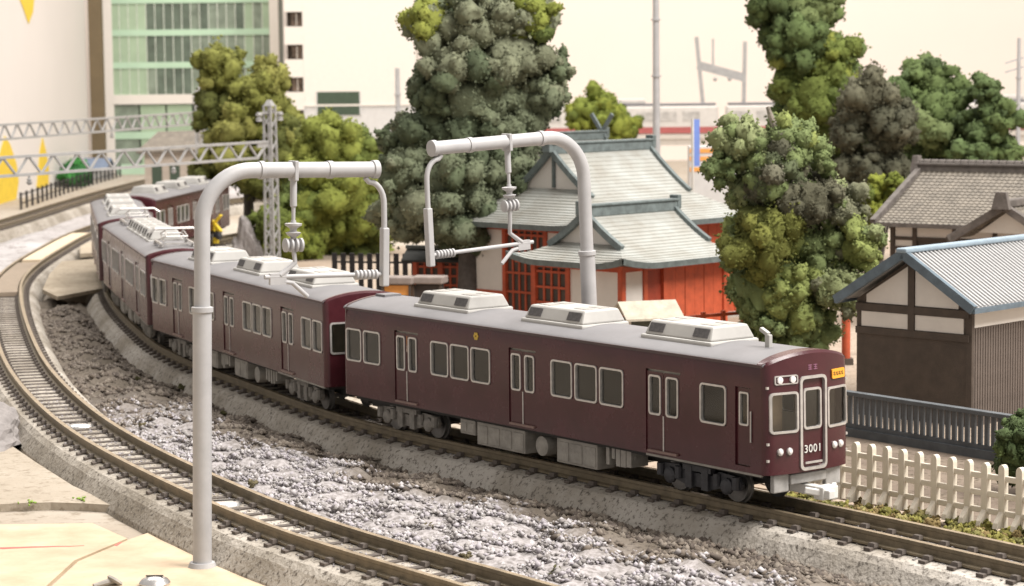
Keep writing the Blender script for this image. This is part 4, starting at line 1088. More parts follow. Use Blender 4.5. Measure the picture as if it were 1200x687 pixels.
for s in (0, 1):
    ye = 0 if s == 0 else GW
    r = slope(t, 'roof', [(0, ye, ZE), (LEN, ye, ZE), (LEN, GW/2, ZR), (0, GW/2, ZR)], .10, pale_roof)
    nrm = 38; sl_ = Vector((0, GW/2-ye, ZR-ZE)); ln = sl_.length
    bmesh_ = shared(('rb', s), lambda: MB().bar((0, 0, .02), (0, (GW/2-ye)*.985, (ZR-ZE)*.985+.02), .085, .07).mesh('roof_batten', pale_batten))
    for k in range(nrm): obj('roof_batten', bmesh_, r, (.22+k*(LEN-.4)/nrm, ye, ZE))
    MB().bar((.02, ye, ZE-.06), (.02, GW/2, ZR-.06), .20, .30).build('barge_board', blue_slate, r)
    MB().bar((.0, ye, ZE-.10), (LEN, ye, ZE-.10), .12, .16).build('fascia', blue_slate, r)
m = MB(); m.bar((-.12, GW/2, ZR+.05), (LEN, GW/2, ZR+.05), .42, .16); m.build('ridge_cap', mat('pale_blue_ridge', (.24, .31, .37), .55, var=.12), t, bevel=.05)
# house behind
t = thing('tiled_house', 'timber house with weathered brown tile roof and white wall panels behind the storehouse', 'house', (18.7, 103.0, .04), math.atan2(-.6, .8))
HL, HD, HE, HR = 11.0, 4.6, 4.78, 6.95
def tile_slope(root, L, D, ze, zr, sgn, mt, rowh=.24, colw=.26, x0=0., parent_name='roof'):
    m = MB(); nr = int(D/rowh); nc = int(L/colw)*4
    for r_ in range(nr):
        for q in (0, 1):
            f = (r_+q)/nr; y = sgn*D*(1-f); z = ze+(zr-ze)*(.8*f+.2*f*f) + (.035 if q == 0 else 0.)
            for c in range(nc+1):
                m.v.append((x0+L*c/nc, y, z + .022*math.cos(c/4*2*math.pi)))
    w_ = nc+1
    for r_ in range(nr*2-1):
        for c in range(nc): m.f.append((r_*w_+c, r_*w_+c+1, (r_+1)*w_+c+1, (r_+1)*w_+c)); m.mi.append(0)
    return stuff(m.build(parent_name, mt, root))
tile_slope(t, HL, HD, HE, HR, -1, tile_mat, parent_name='roof_tiles'); tile_slope(t, HL, HD, HE, HR, 1, tile_mat, parent_name='roof_tiles')
MB().box(.15, HL-.15, -HD+.2, HD-.2, HE-.14, HE+.02).build('soffit', dark_wood, t)
for s in (-1, 1):
    MB().bar((.0, s*(HD+.02), HE-.06), (HL, s*(HD+.02), HE-.06), .1, .18).build('fascia', tile_dark, t)
    for x in (.0, HL): MB().bar((x, s*HD, HE+.05), (x, 0, HR+.05), .26, .22).build('verge_tiles', tile_dark, t)
m = MB(); m.box(-.15, HL+.1, -.22, .22, HR-.1, HR+.18); m.box(-.2, HL+.1, -.28, .28, HR+.18, HR+.30); m.build('ridge', tile_dark, t, bevel=.03)
me = MB().lathe([(-.16, .14), (.16, .14)], (0, 0, 0), (1, 0, 0), 8).mesh('ridge_tile', tile_dark)
for k in range(30): obj('ridge_tile', me, t, (.0+k*.37, 0, HR+.32))
for (x, sx) in ((-.18, -1), (HL, 1)): MB().frustum(x-.18, x+.18, -.35, .35, HR-.15, HR+.62, .05, .16).build('ridge_end_tile', tile_dark, t)
MB().box(.6, HL-.6, -HD+.75, HD-.75, 0, HE-.1).build('wall', dark_wood, t)
yw = -HD+.75
for (a, b, z0, z1) in ((.75, 3.5, HE-.62, HE-.22), (3.7, 5.4, HE-.62, HE-.22), (.75, 1.6, 1.0, HE-1.15), (.75, 1.6, HE-1.06, HE-.75), (5.6, 8.0, HE-.62, HE-.22)):
    MB().box(a, b, yw-.04, yw+.02, z0, z1).build('white_panel', white_wall, t)
for z in (HE-.70, HE-1.12): MB().box(.6, HL-.6, yw-.09, yw, z-.07, z+.07).build('tie_beam', dark_wood, t)
for x in (.62, 3.6, 1.7, 5.5, 8.1): MB().box(x-.1, x+.1, yw-.1, yw, 0, HE-.15).build('post', dark_wood, t)
# projecting gable on the front slope
gx0, gx1, gxm, gy0, gy1, gze, gzr = 4.3, 9.3, 6.8, -5.9, -1.6, 4.25, 5.75
for s in (0, 1):
    xe = gx0 if s == 0 else gx1
    m = MB(); nr = 9; nc = 40
    for r_ in range(nr):
        for q in (0, 1):
            f = (r_+q)/nr
            for c in range(nc+1):
                m.v.append((xe+(gxm-xe)*f, gy0+(gy1-gy0)*c/nc, gze+(gzr-gze)*(.75*f+.25*f*f)+(.05 if q == 0 else 0)+.035*math.cos(c/4*2*math.pi)))
    for r_ in range(nr*2-1):
        for c in range(nc): m.f.append((r_*(nc+1)+c, r_*(nc+1)+c+1, (r_+1)*(nc+1)+c+1, (r_+1)*(nc+1)+c)); m.mi.append(0)
    stuff(m.build('porch_tiles', tile_mat, t))
    MB().bar((xe, gy0, gze), (gxm, gy0, gzr), .3, .30).build('porch_verge', tile_dark, t)
    MB().bar((xe, gy0-.05, gze+.1), (xe+(gxm-xe)*.62, gy0+.5, gze+(gzr-gze)*.58+.18), .3, .25).build('hip_tiles', tile_dark, t)
MB().add([(gx0+1.2, gy0+.35, gze+.35), (gx1-1.2, gy0+.35, gze+.35), (gxm, gy0+.35, gzr-.25)], [(0,1,2)]).add([(gx0+1.2, gy0+.43, gze+.35), (gx1-1.2, gy0+.43, gze+.35), (gxm, gy0+.43, gzr-.25)], [(0,2,1)]).build('porch_gable', white_wall, t)
m = MB(); m.bar((gxm, gy0-.2, gzr+.12), (gxm, gy1, gzr+.12), .42, .34); m.build('porch_ridge', tile_dark, t, bevel=.06)
MB().frustum(gxm-.4, gxm+.4, gy0-.38, gy0-.1, gzr-.1, gzr+.62, .18, .03).build('porch_end_tile', tile_dark, t)
for x in (gx0+.6, gx1-.6): MB().box(x-.12, x+.12, gy0+.5, gy0+.74, 0, gze).build('porch_post', dark_wood, t)

# ------------------------------------------------------------------ fences on the right
# slate-grey balustrade
p0, p1 = (15.6, 64.2), (10.2, 71.3)
picket_fence('balustrade', 'slate grey balustrade with cap rail in front of the storehouse', p0, p1, .34, 1.02, .25, .13, fence_grey, rails=(.06,), cap=.14, rail_h=.14)
b_ = bpy.data.objects['balustrade']
Lb = (Vector(p1)-Vector(p0)).length
MB().box(-.1, Lb+.1, -.18, .2, -.32, .0).build('base', fence_grey, b_)
# ivory picket fence
p0, p1 = (15.0, 52.35), (7.4, 61.5)
t = thing('picket_fence', 'ivory picket fence with three rails along the track beside the cab', 'fence', (p0[0], p0[1], .18), math.atan2(p1[1]-p0[1], p1[0]-p0[0]))
L = (Vector(p1)-Vector(p0)).length
m = MB(); m.box(-.095, .095, -.08, .08, 0, 1.46)
pts = [(.095*math.cos(a), 1.46+.13*math.sin(a)) for a in np.linspace(0, math.pi, 8)]
n8 = len(pts); m.add([(x, -.08, z) for x, z in pts] + [(x, .08, z) for x, z in pts], [tuple(range(n8)), tuple(range(n8, 2*n8))[::-1]] + [(i, i+1, n8+i+1, n8+i) for i in range(n8-1)])
m.add([(-.07, .06, 0), (.07, .06, 0), (.07, .06, .42), (-.07, .06, .42), (-.07, .34, 0), (.07, .34, 0), (.07, .30, .14), (-.07, .30, .14)], [(0,1,5,4), (3,2,6,7), (0,4,7,3), (1,2,6,5), (4,5,6,7)])
pm = m.mesh('picket', fence_white); np_ = int(L/.54)
for k in range(np_+1): obj('picket', pm, t, (L*k/np_, 0, random.uniform(-.01, .01)))
for z in (.36, .80, 1.24): MB().box(-.1, L+.1, -.04, .05, z-.075, z+.075).build('rail', fence_white, t, bevel=.02)

# ------------------------------------------------------------------ red things by the storehouse
t = thing('vermilion_post', 'tall vermilion post between the olive tree and the storehouse', 'post', (13.1, 88.0, .04))
MB().tube([(0, 0, 0), (0, 0, 2.6)], .17, 12).build('shaft', vermilion, t, True); MB().box(-.26, .26, -.26, .26, 0, .25).build('foot', dark_wood, t)
MB().box(-.24, .24, -.24, .24, 2.6, 2.75).build('cap', dark_wood, t)
t = thing('red_lantern', 'small red hanging banner on a stand beside the storehouse', 'banner', (14.35, 90.5, .04))
MB().tube([(0, 0, 0), (0, 0, 2.4)], .05, 8).build('pole', dark_wood, t); MB().box(-.22, .22, -.1, .1, .95, 2.1).build('banner', mat('banner_red', (.55, .03, .03), .7, var=.1), t, bevel=.04)

# ------------------------------------------------------------------ trees of foam clumps
BL={
 'T1':[(-19.3,12.0,1.7),(-16.1,11.1,1.5),(-19.7,9.5,1.6),(-16.8,9.7,2.0),(-15.5,7.4,1.7),(-18.3,6.9,2.3),(-19.8,5.2,1.5),(-16.9,4.9,2.0),(-15.2,5.5,1.2),(-17.7,8.0,2.0)],
 'T2':[(-11.1,7.1,2.0),(-9.1,6.2,1.4),(-12.7,6.3,1.5),(-10.8,4.3,2.6),(-13.6,3.7,1.7),(-9.4,2.4,2.1),(-12.6,1.9,2.2),(-10.0,0.5,2.0),(-8.6,4.3,1.2)],
 'T2b':[(-15.0,1.8,1.6),(-13.7,1.0,1.6),(-16.1,1.0,1.1),(-12.9,0.4,1.2)],
 'T3':[(-3.8,13.9,1.1),(-1.4,14.3,1.7),(1.0,14.1,1.2),(-2.5,12.0,1.7),(-0.1,12.2,1.8),(2.3,11.8,0.8),(1.7,10.6,1.1),(-3.5,10.6,1.2),(-1.5,10.2,1.8),(0.7,10.2,1.5),(-4.1,8.7,1.4),(-1.9,8.2,2.0),(0.1,8.2,1.7),(-5.0,6.9,1.3),(-2.7,6.3,2.0),(-0.3,6.0,1.7),(-4.8,4.9,1.3),(-2.3,4.8,1.7),(0.0,4.6,1.2),(1.7,10.8,1.0),(-5.7,8.5,0.7),(-5.7,5.3,1.0),(0.8,6.8,0.7)],
 'T4':[(7.1,8.2,2.0),(5.6,7.7,1.2),(8.8,7.2,1.4)],
 'T5':[(8.4,8.9,1.0),(10.3,9.0,1.1),(7.8,8.0,0.7),(9.6,7.7,1.3),(11.4,8.3,0.7),(8.6,7.2,0.8),(11.0,6.7,1.3),(12.4,6.3,1.0),(12.9,5.0,1.0),(9.4,5.3,1.5),(11.2,5.0,1.5),(8.6,5.0,0.8),(10.5,3.4,1.5),(12.3,3.5,1.2),(9.4,3.3,1.2),(11.2,2.1,1.2),(9.6,2.1,1.0),(13.2,4.7,0.6)],
 'T6':[(14.5,15.1,1.5),(16.8,15.1,1.7),(15.7,13.0,1.8),(17.8,12.1,1.5),(15.4,10.9,1.1),(16.6,10.2,1.8),(18.3,10.4,1.2),(15.7,8.3,1.5),(17.3,8.3,1.7),(14.5,13.5,0.9)],
 'T7':[(18.9,10.1,1.5),(18.1,8.5,1.3),(20.1,8.5,1.5),(19.2,6.9,1.8)],
 'T8':[(24.2,10.9,1.4),(22.8,10.0,1.2),(25.2,9.3,1.6),(24.1,8.1,1.9),(25.8,7.0,1.5),(23.1,6.8,1.5)],
 'T9':[(26.8,10.2,1.0),(27.6,8.7,1.1),(26.6,7.9,1.3),(27.8,6.7,1.0),(26.0,6.5,1.2)],
 'B1':[(13.4,1.6,0.5),(13.8,2.0,0.5),(14.1,1.3,0.7)],
 'B2':[(18.0,5.7,0.7),(18.8,6.0,0.6),(17.2,5.5,0.5)],
}

OCT = np.array([(1,0,0),(-1,0,0),(0,1,0),(0,-1,0),(0,0,1),(0,0,-1)], float)
OCF = np.array([(0,2,4),(2,1,4),(1,3,4),(3,0,4),(2,0,5),(1,2,5),(3,1,5),(0,3,5)])
bm = bmesh.new(); bmesh.ops.create_icosphere(bm, subdivisions=3, radius=1); ICO3 = np.array([v.co[:] for v in bm.verts]); ICF3 = np.array([[v.index for v in f.verts] for f in bm.faces]); bm.free()
bm = bmesh.new(); bmesh.ops.create_icosphere(bm, subdivisions=2, radius=1); ICO2 = np.array([v.co[:] for v in bm.verts]); ICF2 = np.array([[v.index for v in f.verts] for f in bm.faces]); bm.free()
def foam_mesh(name, blobs, cols, grain, dens, seed, nsub=15):
    """blobs (x,y,z,r) -> crown of matte foam lobes with a crumbly skin; cols = list of (weight, rgb)"""
    rg = np.random.default_rng(seed); lobes = []
    W = np.array([c[0] for c in cols], float); W /= W.sum(); RGB = np.array([c[1] for c in cols]); RGB = RGB*.62 + (RGB*W[:, None]).sum(0)*.38
    for (x, y, z, r) in blobs:
        base = rg.choice(len(W), p=W); n = max(6, int(nsub*(.7+.35*r)))
        lobes.append((np.array((x, y, z)), r*.66, RGB[base]*.95))
        d = rg.normal(size=(n, 3)); d[:, 1] -= .35; d /= np.linalg.norm(d, axis=1)[:, None]
        for q in d:
            k = base if rg.random() < .8 else rg.choice(len(W), p=W)
            lobes.append((np.array((x, y, z)) + q*r*rg.uniform(.56, .95), r*rg.uniform(.19, .38), RGB[k]*rg.uniform(.9, 1.12)))
    VV, FF, NN, CC = [], [], [], []; off = 0; P, D_, Sz, Gc = [], [], [], []
    B = np.array([b for b in blobs])
    for c, r, k in lobes:
        ico, icf = ICO2, ICF2
        ph = rg.uniform(0, 6, 6); f1, f2 = 3.2, 7.5
        w1 = np.sin(ico[:, 0]*f1+ph[0])*np.sin(ico[:, 1]*f1+ph[1]) + np.sin(ico[:, 2]*f1+ph[2])*np.cos(ico[:, 0]*f1+ph[3])
        w2 = np.sin(ico[:, 0]*f2+ph[1])*np.sin(ico[:, 2]*f2+ph[4]) + np.cos(ico[:, 1]*f2+ph[5])*np.sin(ico[:, 2]*f2+ph[0])
        jit = rg.normal(0, .055, len(ico)); rad = r*(1 + .17*w1 + .11*w2 + jit); ax = rg.uniform(.78, 1.28, 3)
        v = c + ico*ax*rad[:, None]
        nn = ico*.8 + rg.normal(0, .16, ico.shape); nn /= np.linalg.norm(nn, axis=1)[:, None]
        VV.append(v); FF.append(icf+off); NN.append(nn); off += len(ico)
        CC.append(k*(1 + rg.normal(0, .10, (len(ico), 1))).clip(.6, 1.5))
        n = int(dens*r*r/(grain*grain)*3.45) + 5
        d = rg.normal(size=(n, 3)); d /= np.linalg.norm(d, axis=1)[:, None]
        i = np.argmax(d @ ico.T, axis=1)
        p = c + d*ax*(rad[i]*(1+rg.normal(.03, .11, n)))[:, None]
        P.append(p); D_.append(d); Sz.append(grain*rg.uniform(.6, 1.35, n)); Gc.append(k*rg.uniform(.74, 1.28, (n, 1)))
    P = np.concatenate(P); D_ = np.concatenate(D_); Sz = np.concatenate(Sz); Gc = np.concatenate(Gc)
    keep = np.ones(len(P), bool)
    for c, r, k in lobes: keep &= (((P-c)**2).sum(1) > (r*.72)**2)
    P, D_, Sz, Gc = P[keep], D_[keep], Sz[keep], Gc[keep]; n = len(P)
    V = OCT[None]*rg.uniform(.45, 1.4, (n, 6, 1)) + rg.normal(0, .28, (n, 6, 3)); own = V/np.linalg.norm(V, axis=2)[..., None]
    NV = D_[:, None]*.72 + own*.75; NV /= np.linalg.norm(NV, axis=2)[..., None]
    V = V*Sz[:, None, None] + P[:, None]
    VV.append(V.reshape(-1, 3)); FF.append((OCF[None] + off + (np.arange(n)*6)[:, None, None]).reshape(-1, 3)); NN.append(NV.reshape(-1, 3)); CC.append(np.repeat(Gc, 6, 0))
    V = np.concatenate(VV); F = np.concatenate(FF); NV = np.concatenate(NN); Cv = np.concatenate(CC)
    me = bpy.data.meshes.new(name); me.vertices.add(len(V)); me.vertices.foreach_set('co', V.ravel())
    me.loops.add(F.size); me.loops.foreach_set('vertex_index', F.ravel())
    me.polygons.add(len(F)); me.polygons.foreach_set('loop_start', np.arange(len(F))*3); me.polygons.foreach_set('loop_total', np.full(len(F), 3))
    at = me.color_attributes.new('Col', 'FLOAT_COLOR', 'POINT'); at.data.foreach_set('color', np.concatenate([np.clip(Cv, 0, 1), np.ones((len(Cv), 1))], 1).ravel())
    me.materials.append(leaf); me.polygons.foreach_set('use_smooth', np.ones(len(F), bool)); me.update()
    me.normals_split_custom_set_from_vertices(NV.astype(np.float32)); return me
def tree(key, depth, label, cols, seed, grain=.11, dens=1.0, trunk=None, deep=1, lower=(), tint=None, tr=.4, cat='tree', name='foam_tree', fill=True):
    rg = random.Random(seed); bl = []
    tint = tint or {}; extra = {}
    for qi, (x, z, r) in enumerate(BL[key]):
        if qi in tint: extra.setdefault(id(tint[qi]), (tint[qi], []))[1].append((x, depth-.2*r, z, r))
        bl.append((x, depth+rg.uniform(-.5, .5)*r, z, r))
        if deep and r > .9: bl.append((x+rg.uniform(-.3, .3)*r, depth+r*1.1+rg.uniform(0, .5)*r, z+rg.uniform(-.3, .3)*r, r*.85))
    bl += [(x, depth+dy, z, r) for (x, dy, z, r) in lower]
    cx = trunk[0] if trunk else sum(b[0] for b in bl)/len(bl); cy = trunk[1] if trunk else depth+.4
    t = thing(name, label, cat, (cx, cy, 0)); zt = max(b[2] for b in bl)
    o = obj('crown', foam_mesh('crown', [(b[0]-cx, b[1]-cy, b[2], b[3]) for b in bl], cols, grain, dens, seed), t)
    for q, (tc_, eb) in enumerate(extra.values()):
        obj('crown_patch', foam_mesh('crown_patch', [(b[0]-cx, b[1]-cy-.25, b[2]+.05, b[3]*1.03) for b in eb], tc_, grain, dens, seed+50+q), t)
    m = MB(); zm = zt*.6
    m.tube([(0, 0, 0), (.03, .02, .25), (.08, .05, zm*.4), (-.05, .1, zm*.75), (.05, 0, zm)], [tr*1.25, tr, tr*.85, tr*.6, tr*.3], 12)
    for b in rg.sample(bl, min(7, len(bl))):
        z0 = min(b[2]-.3, zm)*rg.uniform(.55, .8); m.tube([(0, .04, z0), ((b[0]-cx)*.5, (b[1]-cy)*.5, (z0+b[2])/2+.2), ((b[0]-cx)*.9, (b[1]-cy)*.9, b[2])], [tr*.45, tr*.3, tr*.12], 8)
    m.build('trunk', trunk_mat, t, True)
    return t
g_ = lambda r, g, b: np.array(srgb(r, g, b))*1.5
OLIVE = [(w_, c_*0.82) for w_, c_ in [(3, g_(112, 114, 58)), (2, g_(94, 98, 50)), (1.5, g_(128, 126, 70)), (1.2, g_(78, 84, 48))]]
BRIGHT = [(w_, c_*0.82) for w_, c_ in [(3, g_(114, 120, 56)), (2, g_(92, 104, 54)), (1.5, g_(72, 86, 50)), (1, g_(134, 138, 68))]]
DUSTY = [(3, g_(92, 98, 78)), (2, g_(74, 84, 62)), (2, g_(112, 114, 94)), (1.3, g_(58, 68, 50))]
MIXED = [(2, g_(92, 104, 66)), (2, g_(78, 92, 58)), (1.4, g_(116, 122, 88)), (1, g_(112, 120, 64)), (1, g_(96, 92, 82))]
LIME = [(w_, c_*0.74) for w_, c_ in [(3, g_(122, 128, 54)), (2, g_(100, 110, 50)), (1, g_(78, 90, 48))]]
DARKG = [(w_, c_*0.90) for w_, c_ in [(3, g_(72, 86, 54)), (2, g_(88, 102, 62)), (1.5, g_(58, 70, 46)), (.8, g_(106, 116, 78))]]
GREYB = [(3, g_(78, 76, 62)), (2, g_(66, 66, 54)), (1, g_(96, 94, 80)), (.6, g_(74, 84, 58))]
tree('T1', 150, 'tall yellow-green foam tree with two tops behind the gantry mast', OLIVE, 11, 0.091, 0.52, (-17.6, 150.5))
tree('T2', 144, 'rounded bright green foam tree between the gantry mast and the dark tree', BRIGHT, 12, 0.079, 0.59, (-11.0, 144.6))
tree('T2b', 141, 'low bright green foam bush in front of the rounded tree', LIME, 13, 0.073, 0.59, (-14.0, 141.3), cat='bush', name='foam_bush', tr=.2)
tree('T3', 105, 'tallest dusty dark green foam tree beside the lattice wall', DUSTY, 14, 0.064, 0.61, (-2.0, 104.3), tr=.62, deep=1, tint={0: BRIGHT, 2: BRIGHT})
tree('T4', 180, 'small distant yellow-green foam tree above the large hall roof', LIME, 15, 0.121, 0.45, (7, 180.5))
tree('T5', 84, 'mottled green foam tree standing between pavilion and storehouse', MIXED, 16, 0.052, 0.61, (10.8, 84.6), tr=.4, tint={3: GREYB, 6: GREYB, 9: OLIVE})
tree('T6', 125, 'tall green foam tree rising behind the mottled tree', BRIGHT[1:] + DARKG, 17, 0.079, 0.55, (16.4, 125.8), lower=((15.2, .6, 6.3, 1.7), (17.4, .3, 6, 1.8)), tint={3: BRIGHT, 6: BRIGHT, 5: BRIGHT})
tree('T7', 119, 'grey-brown rounded foam tree behind the tiled roof', GREYB, 18, 0.073, 0.59, (19.2, 119.5), lower=((18.5, .3, 5.4, 1.6), (20.3, .5, 5.2, 1.7)))
tree('T8', 131, 'dark green foam tree beside the grey-brown one', DARKG, 19, 0.079, 0.55, (24.3, 131.6), lower=((23.5, .4, 5.5, 1.8),))
tree('T9', 127, 'narrow dark green foam tree at the end of the row behind the tiled house', DARKG, 20, 0.079, 0.55, (27, 127.5), lower=((26.9, .3, 5.2, 1.5),))
tree('B2', 110, 'small bright yellow-green foam tree peeping over the tiled eave', LIME, 22, 0.066, 0.59, (18.1, 110.2), lower=((17.7, .2, 4.7, .8), (18.5, .3, 4.6, .8)), tr=.2)
tree('B1', 60.5, 'dark green foam bush growing by the slate grey balustrade', DARKG, 21, 0.036, 0.59, (13.9, 60.7), lower=((13.6, .1, .8, .6), (14.3, .2, .7, .7)), cat='bush', name='foam_bush', tr=.12)
# broken branch stub poking out of the mottled tree
b = bpy.data.objects.get('foam_tree.003')
for o in bpy.data.objects:
    if o.get('label', '').startswith('mottled green'):
        MB().tube([(-.9, -.6, 8.6), (-1.0, -.65, 9.5), (-1.25, -.7, 10.25)], [.16, .15, .07], 8).build('branch_stub', mat('pale_bark', (.22, .19, .16), .9, var=.3, bump=.4), o, True)
# undergrowth along the ivory fence and the track: stuff
def tufts(name, label, pts, cols, seed, cat, h=.22, grain=.035):
    bl = [(x, y, z, r) for x, y, z, r in pts]
    o = obj(name, foam_mesh(name, bl, cols, grain*1.2, .5, seed, nsub=5)); stuff(o, label, cat); return o
P_ = []; rg = random.Random(5)
for k in range(190):
    f = rg.random(); x = 15.0+(7.6-15.0)*f; y = 51.8+(60.6-51.8)*f; o_ = rg.uniform(-1.0, .5)
    P_.append((x+o_*.77, y+o_*.64, .06+rg.uniform(0, .06), rg.uniform(.10, .24)))
for k in range(16):
    f = rg.random(); P_.append((9.0-1.4*f + rg.uniform(-.3, .3), 55.2+2.0*f, .12, rg.uniform(.12, .22)))
tufts('grass_scatter', 'yellow-green foam grass scattered along the ivory fence', P_, [(3, g_(116, 114, 58)), (2, g_(96, 96, 56)), (2.5, g_(112, 92, 66)), (1, g_(74, 76, 46)), (1, g_(138, 130, 88))], 31, 'grass')
P_ = []
for k in range(14):
    i = rg.randrange(20, 70); q = near_p[i]; P_.append((q.x+rg.uniform(2.2, 5), q.y+rg.uniform(-1, 3), .35, rg.uniform(.10, .2)))
for (x, y) in ((-6.9, 72.6), (-6.4, 71.9)): P_.append((x, y, .35, .3))
tufts('moss_scatter', 'dark moss tufts on the soil between the two tracks', P_, [(2, g_(74, 74, 48)), (2, g_(92, 84, 66))], 32, 'moss')
# hedge by the distant track
P_ = [(-44.9 - .15*k + rg.uniform(-.3, .3) , 234+k*1.0, rg.uniform(.6, 1.3), rg.uniform(.9, 1.4)) for k in range(23)]
hd = thing('hedge', 'clipped dark green hedge behind the black picket fence', 'hedge', (-46, 245, 0))
obj('crown', foam_mesh('crown', [(a+46-.4, b-245, c, d) for a, b, c, d in P_], [(3, g_(48, 100, 48)), (2, g_(36, 72, 44)), (1, g_(84, 130, 70))], .2, .6, 33, 8), hd)

# ------------------------------------------------------------------ background buildings
t = thing('glass_tower', 'green glass office tower with white frame behind the trees', 'building', (-36.7, 262, 0), .02)
W_ = 9.9
MB().box(-W_, W_, .6, 9, 0, 34).build('core', mat('tower_core', (.10, .12, .10), .8), t)
for s in (-1, 1): MB().box(s*(W_-.35)-.5, s*(W_-.35)+.5, -.25, .6, 0, 34).build('frame_column', bld_white, t)
MB().box(-W_+.65, W_-.65, -.28, .6, 8.1, 9.2).build('frame_beam', bld_white, t)
ncol = 18; x0, x1 = -W_+.65, W_-.65; cw = (x1-x0)/ncol; rg = random.Random(9)
for r_ in range(5):
    zb = 9.2+r_*3.72; zt_ = zb+3.02
    MB().box(x0, x1, -.12, .1, zt_, zt_+.7).build('spandrel', spandrel_mat, t)
    for c in range(ncol):
        k = green_glass_a if c < 4 else (green_glass_b if c < 9 else (green_glass_c if c < 15 or rg.random() < .4 else green_glass_a))
        if rg.random() < .12: k = rg.choice((green_glass_b, green_glass_c))
        MB().box(x0+cw*c+.05, x0+cw*(c+1)-.05, 0, .12, zb, zt_).build('pane', k, t)
    for c in range(1, ncol): MB().box(x0+cw*c-.04, x0+cw*c+.04, -.08, .12, zb, zt_).build('mullion', mullion_mat, t)
for c in range(6):
    a_ = x0+(x1-x0)*c/6; MB().box(a_+.1, a_+(x1-x0)/6-.1, .0, .12, 4.9, 8.0).build('pane', [green_glass_c, green_glass_a, green_glass_a, green_glass_b, green_glass_b, green_glass_c][c], t)
    MB().box(a_+.1, a_+(x1-x0)/6-.1, .0, .12, 1.2, 4.1).build('pane', [green_glass_c, green_glass_a, green_glass_c, green_glass_b, green_glass_b, green_glass_c][c], t)
MB().box(x0, x1, -.1, .1, 4.1, 4.9).build('spandrel', spandrel_mat, t); MB().box(x0, x1, -.05, .12, .0, 1.2).build('base', spandrel_mat, t)
# ivory building with a stack of small balconies
t = thing('ivory_block', 'plain ivory block with stacked balconies, grey base and dark green window', 'building', (-22.3, 245, 0))
MB().box(0, 12.2, 0, 8, 8.1, 34).build('wall', bld_white, t); MB().box(-.02, 12.22, .05, 8, 0, 8.1).build('base_wall', bld_grey, t)
MB().box(-1.75, 0, .9, 7, 0, 34).build('recess_wall', dark_gap, t)
for k in range(8):
    z = 4.0+k*3.52
    MB().box(-1.95, .02, -.1, 2.0, z, z+1.95).build('balcony', bld_white, t)
    f = MB().box(-1.25, -.12, .55, .8, z+2.05, z+3.42).build('balcony_window', mat('balcony_glass', (.10, .07, .05), .3, var=.6, scale=1.2), t)
    MB().box(-.72, -.64, .5, .55, z+2.05, z+3.42).build('mullion', bld_white, f)
f = MB().box(1.45, 6.1, -.06, .2, 6.95, 9.45).build('window', dgreen_win, t)
for a in (1.4, 6.1): MB().box(a-.06, a+.06, -.1, .1, 6.9, 9.5).build('window_frame', bld_grey, f)
MB().box(-.1, 12.3, -.08, 0, 7.9, 8.1).build('ledge', bld_white, t)
# station roof far left
t = thing('station_building', 'low station building with brown tiled roof behind the gantries', 'building', (-30.2, 203, 0), .0)
MB().box(-2.7, 2.9, 0, 5, 0, 4.8).build('wall', mat('station_wall', (.42, .36, .30), .8, var=.1), t)
slope(t, 'roof', [(-3.3, -.9, 4.7), (3.6, -.9, 4.9), (2.6, 2.5, 6.5), (-1.8, 2.5, 6.4)], .2, tile_mat); slope(t, 'roof', [(-3.3, 5.9, 4.7), (3.6, 5.9, 4.9), (2.6, 2.5, 6.5), (-1.8, 2.5, 6.4)], .2, tile_mat)
for x in (-1.6, 0, 1.6): MB().box(x-.45, x+.45, -.05, .05, 1.5, 3.4).build('window', dgreen_win, t)
t = thing('blue_roof_hut', 'low hut with blue-grey roof beyond the hedge', 'hut', (-47.2, 251, 0), -.1)
MB().box(-1.5, 2.2, 0, 3, 0, 1.3).build('wall', bld_grey, t); slope(t, 'roof', [(-1.8, -.3, 1.2), (2.5, -.3, 1.2), (2.5, 1.5, 2.3), (-1.8, 1.5, 2.3)], .15, mat('slate_blue', (.16, .2, .28), .6)); slope(t, 'roof', [(-1.8, 3.3, 1.2), (2.5, 3.3, 1.2), (2.5, 1.5, 2.3), (-1.8, 1.5, 2.3)], .15, mat('slate_blue', (.16, .2, .28)))
# elevated line with the pale and red train
t = thing('viaduct', 'pale elevated railway line running along the cream backdrop', 'viaduct', (0, 218, 0))
MB().box(-14, 95, -3, 4, 4.3, 5.0).build('deck', mat('viaduct_pale', (.52, .47, .42), .8, var=.06), t)
for k in range(10): MB().box(-12+k*11-.6, -12+k*11+.6, -1.5, 2.5, 0, 4.3).build('pier', mat('viaduct_pale', (.5, .46, .42)), t)
MB().box(-14, 95, -3.15, -2.95, 4.9, 5.35).build('parapet', mat('viaduct_pale', (.5, .46, .42)), t)
def bg_car(label, x, L_, rows_):
    t = thing('distant_train_car', label, 'train car', (x, 215.9, 5.0), 0, 'cars on the elevated line')
    m = MB(); m.box(0, L_, -.9, .9, .35, 3.05); m.build('body', train_white, t, bevel=.2)
    MB().box(-.01, L_+.01, -.93, .93, .45, 1.05).build('red_band', red_band, t)
    MB().box(.2, L_-.2, -.75, .75, 3.05, 3.3).build('roof', roof_grey, t, bevel=.1)
    for k in range(int(L_/2.2)): MB().box(.6+k*2.2, 2.2+k*2.2, -.94, -.9, 1.6, 2.5).build('window', mat('dim_glass', (.42, .40, .38), .3, var=.2), t)
    for u in (2.5, L_-2.5): MB().box(u-1.2, u+1.2, -.7, .7, 0, .5).build('bogie', bogie_black, t)
    MB().box(L_*.45, L_*.6, -.5, .5, 3.3, 3.75).build('roof_unit', train_white, t, bevel=.1)
